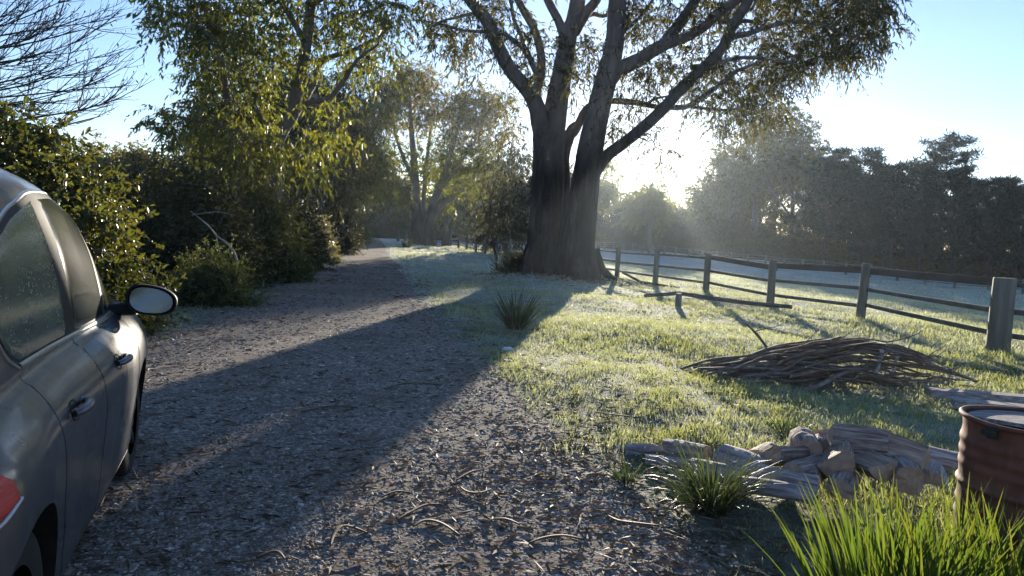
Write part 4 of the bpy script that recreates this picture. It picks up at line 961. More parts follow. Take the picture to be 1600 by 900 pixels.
for i in range(82):
    x0 = r.uniform(1080, 1260); x1 = r.uniform(1330, 1500)
    if i > 50: x0, x1 = r.uniform(1075, 1150), r.uniform(1240, 1420)
    Y0 = r.uniform(8.4, 9.6); u = r.random(); u1 = np.clip(u + r.normal(0, .6), 0, 1); ys_ = r.normal(0, .55)
    pts = []
    for t in np.linspace(0, 1, 7):
        x = x0 + (x1 - x0) * t
        top = np.interp(x, [1040, 1120, 1200, 1280, 1350, 1410, 1470, 1530], [592, 571, 550, 539, 538, 552, 572, 596])
        bot = np.interp(x, [1040, 1200, 1350, 1450, 1530], [604, 612, 612, 610, 602])
        pts.append(P(x, top + (bot - top) * (-.1 + .95 * (u + (u1 - u) * t)) + r.normal(0, 3), Y0 + ys_ * (t - .5) + r.normal(0, .1)))
    for p in pts: p[2] = max(p[2], tz(p[0], p[1]) + .03)
    stick(pts, r.uniform(.009, .024), r.uniform(.006, .017), SHARED, HG, 'stick' if r.random() < .62 else 'stick_warm', n=14, k=6, forks=[(r.uniform(.4, .9), r.normal(0, .5, 3) + [.5, 0, .15], r.uniform(.2, .5))] if r.random() < .5 else ())
SHARED2 = 'short dead twig tangled in the right hand end of the branch heap'
for i in range(46):
    x, y = r.uniform(1290, 1500), 0; Y0 = r.uniform(8.5, 9.3)
    top = np.interp(x, [1290, 1350, 1410, 1500], [552, 548, 558, 590]); y = r.uniform(top, 612)
    a = P(x, y, Y0); a[2] = max(a[2], tz(a[0], a[1]) + .02); d = nrm(r.normal(0, 1, 3) * [1.2, .6, .45]); L_ = r.uniform(.2, .6)
    pts = [a, a + d * L_ * .5 + r.normal(0, .03, 3), a + d * L_ + r.normal(0, .05, 3)]
    for p in pts: p[2] = max(p[2], tz(p[0], p[1]) + .02)
    stick(pts, r.uniform(.004, .009), .002, SHARED2, HG, 'stick', 'twig', 4, 7, [(.5, r.normal(0, .6, 3), .18)])

# ------------------------------------------------------------------ firewood
def wood_mat(name, a, b, c):
    return noise_mat(name, [(.34, a), (.5, b), (.66, c)], 4, 7, (1.1, 15, 15), .85, .8, .012, 7)
M['log_bark'] = wood_mat('log_bark', (.09, .066, .054), (.26, .20, .17), (.48, .42, .38))
M['log_grey'] = wood_mat('weathered_wood', (.12, .10, .093), (.31, .27, .26), (.54, .50, .49))
M['split_face'] = wood_mat('split_face', (.15, .10, .07), (.36, .26, .19), (.56, .45, .36))
M['log_end'] = noise_mat('sawn_end', [(.25, (.2, .14, .095)), (.6, (.42, .30, .22)), (.8, (.55, .44, .34))], 14, 5, bstr=.3, bdist=.004)
def log_(px, py, Y, L, r, yaw, pitch, kind, label, m='log_bark', roll=0, seed=0, dz=0):
    q = np.random.default_rng(seed + 900)
    if kind == 'round': k = 14; a = np.arange(k) * 2 * pi / k; prof = np.stack([np.cos(a), np.sin(a)], -1) * (1 + q.normal(0, .05, (k, 1)))
    elif kind == 'half': a = np.linspace(-.15, pi + .15, 10); prof = np.concatenate([np.stack([np.cos(a), np.sin(a) - .4], -1), [[-.45, -.5], [.1, -.42], [.5, -.5]]]); prof *= (1 + q.normal(0, .05, (len(prof), 1)))
    else: a = np.linspace(.05, 1.5, 6); prof = np.concatenate([np.stack([np.cos(a) * 1.75 - .72, np.sin(a) * 1.6 - .62], -1), [[-.75, .2], [-.78, -.62], [0., -.66]]]); prof *= (1 + q.normal(0, .02, (len(prof), 1)))
    k = len(prof); n = 9; v = []
    cr, sr = cos(roll), sin(roll)
    prof = np.stack([prof[:, 0] * cr - prof[:, 1] * sr, prof[:, 0] * sr + prof[:, 1] * cr], -1)
    bend = q.normal(0, .02, 2) * L
    for i in range(n):
        t = i / (n - 1); s = r * 1.22 * (1 + q.normal(0, .012)) * (1 - .06 * t) * (.97 if i in (0, n - 1) else 1)
        pr = prof * s * (1 + q.normal(0, .012, (k, 1)))
        v.append(np.stack([np.full(k, (t - .5) * L) + (q.normal(0, .006, k) if i in (0, n - 1) else 0), pr[:, 0] + bend[0] * sin(pi * t), pr[:, 1] + bend[1] * sin(pi * t)], -1))
    v = np.concatenate(v); mb = MB()
    i = np.arange(n - 1)[:, None] * k; j = np.arange(k)[None]; j2 = (j + 1) % k
    fc = np.stack([i + j, i + j2, i + k + j2, i + k + j], -1)
    na = {'round': k, 'half': 9, 'wedge': 5}[kind]
    mb.add(v, fc[:, :na].reshape(-1, 4), 0)
    if na < k: mb.F.append(fc[:, na:].reshape(-1, 4) + mb.n - len(v)); mb.M.append(np.full(fc[:, na:].reshape(-1, 4).shape[0], 2 if m == 'log_bark' else 0))
    for e, (s0, fl) in enumerate(((0, 1), ((n - 1) * k, 0))):
        ring = v[s0:s0 + k]; c = ring.mean(0) + [(-.004, .004)[e], 0, 0]; jj = np.arange(k)
        f = np.stack([jj, (jj + 1) % k, np.full(k, k)], -1)
        mb.add(np.concatenate([ring, [c]]), f[:, ::-1] if fl else f, 1)
    o = mb.build('firewood_log', [M[m], M['log_end'], M['split_face']]); pos = P(px, py, Y)
    o.location = [float(pos[0]), float(pos[1]), max(float(pos[2]), tz(pos[0], pos[1]) + r * .55) + dz]; o.rotation_euler = (0, -pitch, yaw)
    return tag(o, label, 'log', 'split firewood logs dumped at the edge of the lawn')
L_ = [
 (1338, 693, 4.75, .34, .085, -.15, -.02, 'wedge', 'split log lying on the very top of the firewood pile', 'log_bark', 2.2),
 (1402, 702, 4.7, .34, .078, -.75, -.14, 'wedge', 'split log sloping down to the right beside the topmost log', 'log_bark', 3.9),
 (1452, 708, 4.95, .46, .066, -.45, -.10, 'half', 'long grey split log at the right end of the pile, nearest the drum', 'log_grey', .4),
 (1258, 694, 4.85, .26, .075, 1.35, .1, 'round', 'round log with its cut end facing out on the left top of the pile', 'log_bark', 0),
 (1282, 694, 4.95, .24, .055, 1.15, .05, 'round', 'small round log wedged between the top log and the round one left of it', 'log_bark', 0),
 (1230, 712, 4.72, .30, .078, .5, -.05, 'half', 'half round log on the left shoulder of the pile, pale end showing', 'log_bark', 2.6),
 (1308, 722, 4.62, .30, .10, 1.2, .0, 'wedge', 'broad split log facing out under the topmost log', 'log_bark', 2.4),
 (1358, 726, 4.58, .30, .085, 1.75, .0, 'half', 'split log end right of the broad one in the middle row', 'log_bark', 2.9),
 (1262, 736, 4.6, .36, .07, .7, .02, 'round', 'rough round log low on the left of the middle row', 'log_bark', 0),
 (1225, 742, 4.45, .40, .06, -.55, -.02, 'half', 'grey cracked log slanting down in front of the pile', 'log_grey', .2),
 (1212, 764, 4.2, .42, .055, -.4, .0, 'half', 'grey log lowest in front of the pile beside the dark tussock', 'log_grey', .1),
 (1408, 738, 4.55, .34, .075, 1.35, 0, 'round', 'round log at the base of the pile right of centre', 'log_bark', 0),
 (1456, 738, 4.7, .34, .07, 1.05, 0, 'half', 'log at the base of the pile half hidden by the drum', 'log_grey', 0),
 (1320, 752, 4.45, .32, .072, 1.0, 0, 'half', 'log on the ground at the front middle of the pile behind the sword leaves', 'log_bark', .3),
 (1158, 722, 4.75, .34, .085, -.9, -.05, 'half', 'pale upturned log just behind the dark tussock', 'log_grey', .5),
 (1072, 704, 5.15, .3, .07, -.6, .05, 'wedge', 'wedge shaped log behind the left side of the dark tussock', 'log_grey', .3),
 (1015, 710, 5.25, .36, .045, .05, 0, 'half', 'flat grey log at the far left by the gravel edge', 'log_grey', .1),
 (1048, 722, 5.0, .34, .042, -.1, 0, 'half', 'flat grey log second from the left end, partly in the grass', 'log_grey', .2),
 (1122, 735, 4.6, .36, .06, -.5, 0, 'half', 'grey log partly covered by the dark tussock', 'log_grey', .3),
 (1305, 684, 5.05, .3, .06, .4, 0, 'round', 'log at the back of the pile peeping over the topmost log', 'log_grey', 0),
 (1368, 712, 4.98, .3, .07, 1.2, 0, 'half', 'log at the back of the pile under the sloping split log', 'log_bark', 2.4),
 (1190, 706, 5.0, .3, .05, .9, 0, 'wedge', 'small split log behind the left shoulder of the pile', 'log_bark', .4),
]
for i, a in enumerate(L_):
    log_(*a[:9], m=a[9], roll=a[10], seed=i)
# grey weathered timbers behind the drum
for i, (px, py, Y, L, yaw, lab) in enumerate([(1560, 622, 8.3, 1.5, -.15, 'weathered grey timber lying on the grass behind the rusty drum'), (1590, 636, 7.6, 1.2, -.3, 'second weathered grey timber, nearer to the back of the drum rim')]):
    p = P(px, py, Y); mb = MB(); h = np.array([cos(yaw), sin(yaw), 0]) * L / 2
    box_between(mb, -h, h, .09, .2, 0, .0, 8); o = mb.build('weathered_timber', M['log_grey']); o.location = (p[0], p[1], tz(p[0], p[1]) + .05)
    tag(o, lab, 'timber')

# ------------------------------------------------------------------ rusty drum
m, nt, out = mat('rust'); co = coords(nt)
n1 = noise(nt, co, 5, 7, .7); n2 = noise(nt, coords(nt, (1, 1, .25)), 14, 5, .7)
col = ramp(nt, [(.3, (.045, .02, .014)), (.5, (.14, .052, .033)), (.65, (.23, .092, .057)), (.8, (.32, .17, .11))], math_(nt, 'ADD', math_(nt, 'MULTIPLY', n1, .6), math_(nt, 'MULTIPLY', n2, .4)))
princ(nt, out, col, .75, n2, .35, .006, Metallic=.25); M['rust'] = m
M['soot'] = noise_mat('sooty_metal', [(.3, (.01, .009, .008)), (.7, (.05, .038, .032))], 8, 5, rough=.9)
def lathe(mb, prof, k=64, m=0, wob=0.0):
    prof = np.asarray(prof, float); a = np.arange(k) * 2 * pi / k; n = len(prof)
    v = np.stack([prof[:, None, 0] * np.cos(a), prof[:, None, 0] * np.sin(a), prof[:, None, 1] + 0 * a], -1)
    if wob: v[..., :2] *= (1 + wob * (vnoise(np.cos(a)[None] * 2 + prof[:, None, 1] * 3, np.sin(a)[None] * 2, 5) - .5))[..., None]
    i = np.arange(n - 1)[:, None] * k; j = np.arange(k)[None]; j2 = (j + 1) % k
    mb.add(v, np.stack([i + j, i + j2, i + k + j2, i + k + j], -1).reshape(-1, 4), m)
dx, dy = 2.315, 3.17; dzz = tz(dx, dy)
dzz -= .02
root = empty('oil_drum', (dx, dy, dzz), 'rusty red brown open steel drum at the right edge behind the sword leaves', 'drum')
z = np.linspace(0, .87, 180)
rad = .283 + .0
rr = rad + sum(.011 * np.exp(-((z - c) / .014) ** 2) for c in (.29, .58)) + sum(.0055 * np.exp(-((z - c) / .018) ** 2) for c in (.66, .715, .77, .37, .43, .49, .2, .14)) - .004 * np.exp(-((z - .82) / .03) ** 2)
prof = np.stack([rr, z], -1)
mb = MB(); lathe(mb, prof, 96, 0, .02); inner = np.stack([rr[::-4] - .004, z[::-4]], -1)
lathe(mb, np.concatenate([inner, [[.0, .02]]]), 96, 1, .02); lathe(mb, [[.0, .0], [.283, 0]], 96, 0)
mb.build('barrel', [M['rust'], M['soot']], root, True)
mb = MB(); a = np.linspace(0, 2 * pi, 65)[:-1]
pts = np.stack([.289 * np.cos(a), .289 * np.sin(a), .872 + .004 * np.sin(3 * a)], -1); tube(mb, np.concatenate([pts, pts[:1]]), .011, 8, cap=False)
mb.build('rim', M['rust'], root, True)
mb = MB(); c = np.array([-.276, -.118, .845]); box_between(mb, c - [.012, -.01, 0], c + [.012, -.014, 0], .05, .03); box_between(mb, c + [-.02, .03, -.005], c + [-.02, -.04, -.005], .022, .022)
mb.build('clamp', M['soot'], root)
lid = MB(); vv = [( .27 * sqx, .27 * sqy) for sqx, sqy in [(cos(t), sin(t)) for t in np.linspace(-.9, 2.6, 24)]]
top = [(x, y, .862 + .01 * x) for x, y in vv]; bot = [(x, y, .845 + .01 * x) for x, y in vv]
k = len(vv); f = [[i, (i + 1) % k, k + (i + 1) % k, k + i] for i in range(k)]
lid.add(np.array(bot + top), f); c = np.mean(top, 0); cb = np.mean(bot, 0)
lid.add(np.array(top + [tuple(c)]), [[i, (i + 1) % k, k] for i in range(k)]); lid.add(np.array(bot + [tuple(cb)]), [[(i + 1) % k, i, k] for i in range(k)])
o = lid.build('drum_cover', M['log_grey']); o.location = (dx, dy, dzz); tag(o, 'grey weathered cover lying half across the open top of the rusty drum', 'cover')

# ------------------------------------------------------------------ bark strips on the gravel
M['strip'] = noise_mat('bark_strip', [(.3, (.05, .037, .027)), (.7, (.18, .14, .105))], 7, 5, bstr=.5, bdist=.006)
BS = [([(516, 862), (522, 845), (540, 833), (575, 842)], .011, 'curved bark strip at the bottom left of the sunlit gravel', 'hook'),
 ([(620, 822), (640, 812), (665, 800), (690, 797)], .009, 'thin straight bark strip left of the two bent ones at the bottom', ''),
 ([(645, 832), (665, 824), (690, 830), (718, 846)], .012, 'bent pale bark strip in the bottom middle of the gravel', ''),
 ([(718, 768), (730, 778), (750, 780), (766, 772)], .010, 'small bow shaped bark strip in the middle of the gravel', ''),
 ([(712, 758), (735, 746), (757, 742)], .008, 'short thin bark strip just above the bow shaped one', ''),
 ([(826, 858), (850, 851), (880, 848), (910, 851)], .009, 'level thin bark strip at the bottom right of the gravel', ''),
 ([(948, 812), (965, 822), (990, 826), (1030, 828)], .014, 'broad pale bark strip near the dark tussock', ''),
 ([(770, 820), (790, 822), (812, 831)], .009, 'short bark strip left of the level thin one', ''),
 ([(930, 655), (960, 661), (1000, 668)], .008, 'dark twig lying where the grass meets the gravel', ''),
 ([(596, 785), (618, 778), (640, 780)], .008, 'short bark strip along the edge of the trunk shadow', ''),
 ([(400, 880), (430, 872), (445, 885)], .009, 'dark curled bark strip on the shaded gravel at the bottom', ''),
 ([(470, 648), (520, 640), (560, 644)], .009, 'long dark bark strip on the shaded middle of the drive', ''),
 ([(600, 612), (640, 604), (690, 608)], .008, 'dark bark strip crossing the shaded drive near its right edge', '')]
for i, (px, w, lab, kd) in enumerate(BS):
    pts = np.array([G(*q) for q in px]); pts[:, 2] = drive_z(pts[:, 0], pts[:, 1]) + .006 + np.array([.0, .006, .008, .0])[:len(pts)]
    c = spline(pts, 14); n = 14; t = nrm(np.gradient(c, axis=0)); s = nrm(np.cross(t, [0, 0, 1])); wd = (w * np.sin(np.linspace(.35, pi - .25, n)))[:, None]
    up = np.array([0, 0, .006])
    ring = np.stack([c - s * wd + up, c - [0, 0, .003], c + s * wd + up, c + [0, 0, .007]], 1).reshape(-1, 3)
    f = [[i_ * 4 + j, i_ * 4 + (j + 1) % 4, i_ * 4 + 4 + (j + 1) % 4, i_ * 4 + 4 + j] for i_ in range(n - 1) for j in range(4)] + [[3, 2, 1, 0], [n * 4 - 4, n * 4 - 3, n * 4 - 2, n * 4 - 1]]
    mb = MB(); mb.add(ring - c[0], f); o = mb.build('bark_strip', M['strip'], None, True); o.location = c[0]; tag(o, lab, 'bark strip', 'bark strips shed on the gravel')
# white stone
p = G(793, 549); mb = MB(); q = nrm(np.random.default_rng(3).normal(0, 1, (40, 3)))
import bmesh
bm = bmesh.new(); bmesh.ops.create_icosphere(bm, subdivisions=2, radius=1)
V = np.array([v.co[:] for v in bm.verts]); F = [[v.index for v in f.verts] for f in bm.faces]; bm.free()
V = V * [.085, .045, .032] * (1 + .25 * (vnoise(V[:, :1] * 2.5 + V[:, 2:] * 2, V[:, 1:2] * 2.5, 2) - .5))
mb.add(V, F); o = mb.build('stone', noise_mat('pale_stone', [(.3, (.45, .46, .46)), (.7, (.7, .7, .7))], 20, 3)); o.location = (p[0], p[1], tz(p[0], p[1]) + .045); o.rotation_euler = (0, 0, -.3)
tag(o, 'small white stone where the trunk shadow ends on the grass edge', 'stone')
# ------------------------------------------------------------------ parked car (local: +X forward, +Y to its left)
CA = radians(19.5); CU = np.array([-sin(CA), cos(CA), 0]); CV = np.array([cos(CA), sin(CA), 0])
cpos = CU * 1.5 - CV * 1.41
car = empty('parked_car', (cpos[0], cpos[1], tz(cpos[0], cpos[1]) + .01), 'dark grey hatchback with dewy windows parked at the left edge of the gravel', 'car', None, pi / 2 + CA)
XS = np.array([0, .05, .15, .3, .6, .9, 1.2, 1.6, 2.0, 2.4, 2.8, 3.05, 3.3, 3.55, 3.8, 3.95, 4.03, 4.06])
WS = np.array([.60, .70, .79, .85, .885, .885, .868, .856, .855, .852, .848, .842, .835, .815, .77, .69, .60, .52])
ZR = np.array([.98, 1.06, 1.24, 1.47, 1.63, 1.69, 1.715, 1.725, 1.72, 1.69, 1.60, 1.43, 1.20, 1.02, .95, .88, .80, .72])
ZB = np.array([.40, .34, .28, .24, .22, .2, .2, .2, .2, .2, .2, .2, .2, .2, .21, .24, .30, .36])
def sect(x, n=60):
    w = np.interp(x, XS, WS); zr = np.interp(x, XS, ZR); zb = np.interp(x, XS, ZB)
    bl = min(.985, zr - .06); kk = max(.03, (zr - bl) / (1.652 - .985))
    hz = lambda z: bl + (z - .985) * kk
    hip = .02 * math.exp(-((x - .65) / .5) ** 2)
    fl = smooth((3.9 - x) / .4); b_in = .135 * fl + .05 * (1 - fl) + .03 * smooth((x - 2.6) / .6) * fl
    top = w - b_in
    low = min(1.0, (bl - .2) / .785)
    Z = lambda z: zb + (z - .2) * (bl - zb) / .785
    pts = [(0, zb), (w * .55, zb), (w * .90, zb + .015), (w * .955, Z(.27)), (w * .968, Z(.36)), (w * .985, Z(.52)), (w + hip * .4, Z(.70)), (w - .012 + hip, Z(.80)), (w - .045 + hip * .8, Z(.88)), (w - .095, Z(.945)), (top, bl),
           (top - .03, hz(1.14)), (top - .07, hz(1.30)), (top - .12, hz(1.43)), (top - .165, hz(1.515)), (top - .25, hz(1.588)), (top * .45, hz(1.64)), (0, hz(1.652))]
    return spline(pts, n)
bm_x = np.unique(np.concatenate([np.linspace(0, .3, 12), np.linspace(.3, 3.6, 90), np.linspace(3.6, 4.06, 22)]))
k = 60
mb = MB(); rows = []
for x in bm_x:
    s = sect(x); rowv = np.concatenate([np.stack([np.full(k, x), -s[:, 0], s[:, 1]], -1), np.stack([np.full(k - 2, x), s[-2:0:-1, 0], s[-2:0:-1, 1]], -1)])
    rows.append(rowv)
kk_ = rows[0].shape[0]; V = np.concatenate(rows); n = len(rows)
i = np.arange(n - 1)[:, None] * kk_; j = np.arange(kk_)[None]; j2 = (j + 1) % kk_
mb.add(V, np.stack([i + j, i + kk_ + j, i + kk_ + j2, i + j2], -1).reshape(-1, 4))
F3 = []
c0 = [0, 0, .6]; c1 = [4.06, 0, .5]
mb2v = np.concatenate([V, [c0, c1]]); nn = len(V)
jj = np.arange(kk_)
mb = MB(); mb.add(mb2v, np.stack([i + j, i + kk_ + j, i + kk_ + j2, i + j2], -1).reshape(-1, 4))
mb.F.append(np.stack([jj, (jj + 1) % kk_, np.full(kk_, nn)], -1)); mb.M.append(np.zeros(kk_))
q = (n - 1) * kk_; mb.F.append(np.stack([q + (jj + 1) % kk_, q + jj, np.full(kk_, nn + 1)], -1)); mb.M.append(np.zeros(kk_))

m, nt, out = mat('car_paint'); co = coords(nt)
d1 = noise(nt, co, 3.5, 6, .65); d2 = noise(nt, coords(nt, (1, 1, .35)), 9, 6, .7)
dust = ramp(nt, [(.38, 0.0), (.72, 1.0)], math_(nt, 'ADD', math_(nt, 'MULTIPLY', d1, .6), math_(nt, 'MULTIPLY', d2, .4)))
col = mixc(nt, math_(nt, 'MULTIPLY', dust, .65), (.034, .038, .048), (.10, .104, .112))
rg = math_(nt, 'ADD', .26, math_(nt, 'MULTIPLY', dust, .34))
sp_ = noise(nt, co, 160, 2, .5)
b = princ(nt, out, col, rg, sp_, .06, .002, Metallic=.3); b.inputs['Coat Weight'].default_value = .55; b.inputs['Coat Roughness'].default_value = .12
M['paint'] = m
m, nt, out = mat('dewy_glass'); co = coords(nt)
v = nd(nt, 'TexVoronoi', Scale=62.0); nt.links.new(co, v.inputs['Vector'])
big = noise(nt, co, 2.2, 4, .6); dens = noise(nt, co, 7, 4, .6)
drop = ramp(nt, [(.0, 1.0), (.16, .9), (.26, 0.0)], math_(nt, 'ADD', v.outputs['Distance'], math_(nt, 'MULTIPLY', math_(nt, 'SUBTRACT', .54, dens), .7)))
base = ramp(nt, [(.3, (.05, .064, .05)), (.7, (.12, .145, .10))], big)
col = mixc(nt, math_(nt, 'MULTIPLY', drop, .9), base, (.5, .52, .36))
b = princ(nt, out, col, math_(nt, 'ADD', .16, math_(nt, 'MULTIPLY', drop, .2)), drop, .5, .003); b.inputs['Specular IOR Level'].default_value = .6
M['dewy'] = m
m, nt, out = mat('dark_glass'); co = coords(nt)
col = ramp(nt, [(.3, (.006, .008, .008)), (.7, (.03, .035, .03))], noise(nt, coords(nt, (1, 1, 1.5)), 5, 4, .6))
princ(nt, out, col, .14, noise(nt, co, 90, 3), .06, .002); M['dark_glass'] = m
M['black'] = noise_mat('black_trim', [(.3, (.008, .008, .009)), (.7, (.022, .022, .024))], 12, 3, rough=.6, bstr=.1, bdist=.002, **{'Specular IOR Level': .25})
M['rubber'] = noise_mat('tyre_rubber', [(.3, (.006, .006, .006)), (.7, (.016, .015, .014))], 10, 4, rough=.85, bstr=.3, bdist=.004)
M['bright'] = noise_mat('bright_trim', [(.3, (.3, .3, .3)), (.7, (.5, .5, .5))], 9, 3, rough=.3, bstr=.02, Metallic=.8)
M['alloy'] = noise_mat('alloy', [(.3, (.06, .06, .06)), (.7, (.12, .12, .12))], 9, 3, rough=.4, bstr=.05, Metallic=.7)
m, nt, out = mat('tail_lens'); co = coords(nt, (1, 1, 1))
w_ = nd(nt, 'TexWave', Scale=60.0); w_.bands_direction = 'Z'; nt.links.new(co, w_.inputs[0])
b = princ(nt, out, ramp(nt, [(0, (.46, .008, .012)), (1, (.56, .012, .018))], w_.outputs['Fac']), .4, w_.outputs['Fac'], .25, .004); b.inputs['Coat Weight'].default_value = .1; M['lens'] = m
m, nt, out = mat('mirror_glass'); princ(nt, out, (.2, .25, .31), .12, noise(nt, coords(nt), 60, 4), .08, .002, Metallic=.95); M['mirror'] = m
M['lamp_glass'] = noise_mat('lamp_glass', [(.3, (.4, .42, .44)), (.7, (.6, .62, .64))], 8, 3, rough=.15, bstr=.02)

body = mb.build('body', M['paint'], car, True)
cut = MB()
for cx in (.78, 3.25):
    for sy in (-1, 1):
        tube(cut, [(cx, sy * .56, .315), (cx, sy * 1.2, .315)], .365, 48)
cutter = cut.build('cutter', M['black'])
cutter.matrix_world = car.matrix_basis.copy()
bpy.context.view_layer.update()
cutter.parent = car; cutter.matrix_local.identity(); cutter.location = (0, 0, 0); cutter.rotation_euler = (0, 0, 0)
bpy.context.view_layer.update()
md = body.modifiers.new('wells', 'BOOLEAN'); md.object = cutter; md.operation = 'DIFFERENCE'; md.solver = 'EXACT'; md.material_mode = 'TRANSFER'
dg = bpy.context.evaluated_depsgraph_get(); dg.update()
me = bpy.data.meshes.new_from_object(body.evaluated_get(dg)); body.modifiers.clear(); body.data = me
for p_ in me.polygons:
    p_.use_smooth = len(p_.vertices) <= 4
bpy.data.objects.remove(cutter)

def side_y(x, z):
    s = sect(x, 240); hi = np.argmax(s[:, 0]); lo = s[:hi + 1]; up = s[hi:]
    j = np.searchsorted(np.maximum.accumulate(s[20:, 1]), z) + 20
    return np.interp(z, np.maximum.accumulate(s[12:, 1]), s[12:, 0])
def patch(mb, x_of, z_of, ns, nt_, off, sy, edge=0.0):
    """skin lying on the body side: x_of(s,t), z_of(x,t)"""
    v = []
    for a in np.linspace(0, 1, ns):
        for t in np.linspace(0, 1, nt_):
            x = x_of(a, t); z = z_of(x, t); o = off if (0 < a < 1 and 0 < t < 1) else off - edge
            v.append([x, sy * (side_y(x, z) + o), z])
    f = grid_faces(ns, nt_)
    mb.add(v, f[:, ::-1] if sy > 0 else f)
def ribbon(mb, xz, wid, off, sy, m=0):
    """thin strip lying on the body side along a polyline in (x, z)"""
    xz = spline(xz, max(20, len(xz) * 10)); t = nrm(np.gradient(xz, axis=0)); nn = np.stack([-t[:, 1], t[:, 0]], -1)
    v = []
    for p_, q_ in zip(xz, nn):
        for e, h in ((-1, -.002), (-.6, off), (.6, off), (1, -.002)):
            a = p_ + q_ * wid * .5 * e; v.append([a[0], sy * (side_y(a[0], a[1]) + h), a[1]])
    mb.add(v, grid_faces(len(xz), 4))
TOPX = np.array([.97, 1.02, 1.10, 1.25, 1.5, 1.7, 1.95, 2.3, 2.6, 2.85, 3.05, 3.2, 3.36])
TOPZ = np.array([1.20, 1.26, 1.32, 1.39, 1.46, 1.50, 1.545, 1.56, 1.55, 1.51, 1.44, 1.33, 1.08])
ztop = lambda x: float(np.interp(x, TOPX, TOPZ))
zlow = lambda x: float(np.interp(x, [.97, 1.02, 1.1, 1.2, 3.5], [1.19, 1.12, 1.06, 1.025, .985]))
def glass(x0, x1, sl0, sl1, m, name, ncol=24):
    for sy in (-1, 1):
        mb = MB()
        def xo(a, t): return (x0 + sl0 * t) + ((x1 + sl1 * t) - (x0 + sl0 * t)) * a
        patch(mb, xo, lambda x, t: zlow(x) + (ztop(x) - zlow(x)) * t, ncol, 18, .006, sy, .004)
        mb.build(name, M[m], car, True)
for sy in (-1, 1):
    mb = MB(); patch(mb, lambda a, t: .975 + a * (3.35 - .975), lambda x, t: zlow(x) - .012 + (ztop(x) + .022 - zlow(x) + .012) * t, 70, 16, .0025, sy, .001); mb.build('window_surround', M['black'], car, True)
    mb = MB(); ribbon(mb, [(1.19, 1.005), (1.6, 1.0), (2.2, .99), (2.9, .978), (3.3, .972)], .028, .006, sy); mb.build('window_trim', M['bright'], car, True)
    mb = MB(); ribbon(mb, [(1.18, 1.0), (1.05, 1.055), (.965, 1.15), (.955, 1.21), (1.0, 1.28), (1.1, 1.352), (1.25, 1.42), (1.5, 1.49), (1.7, 1.53), (1.95, 1.573), (2.3, 1.587), (2.6, 1.577), (2.85, 1.536), (3.07, 1.46), (3.23, 1.345), (3.40, 1.08)], .016, .005, sy); mb.build('drip_moulding', M['bright'], car, True)
glass(1.0, 1.885, .0, .03, 'dewy', 'rear_window', 26)
glass(2.03, 2.70, .03, .06, 'dark_glass', 'front_window', 26)
glass(2.765, 3.26, .06, -.10, 'dark_glass', 'quarter_window', 20)
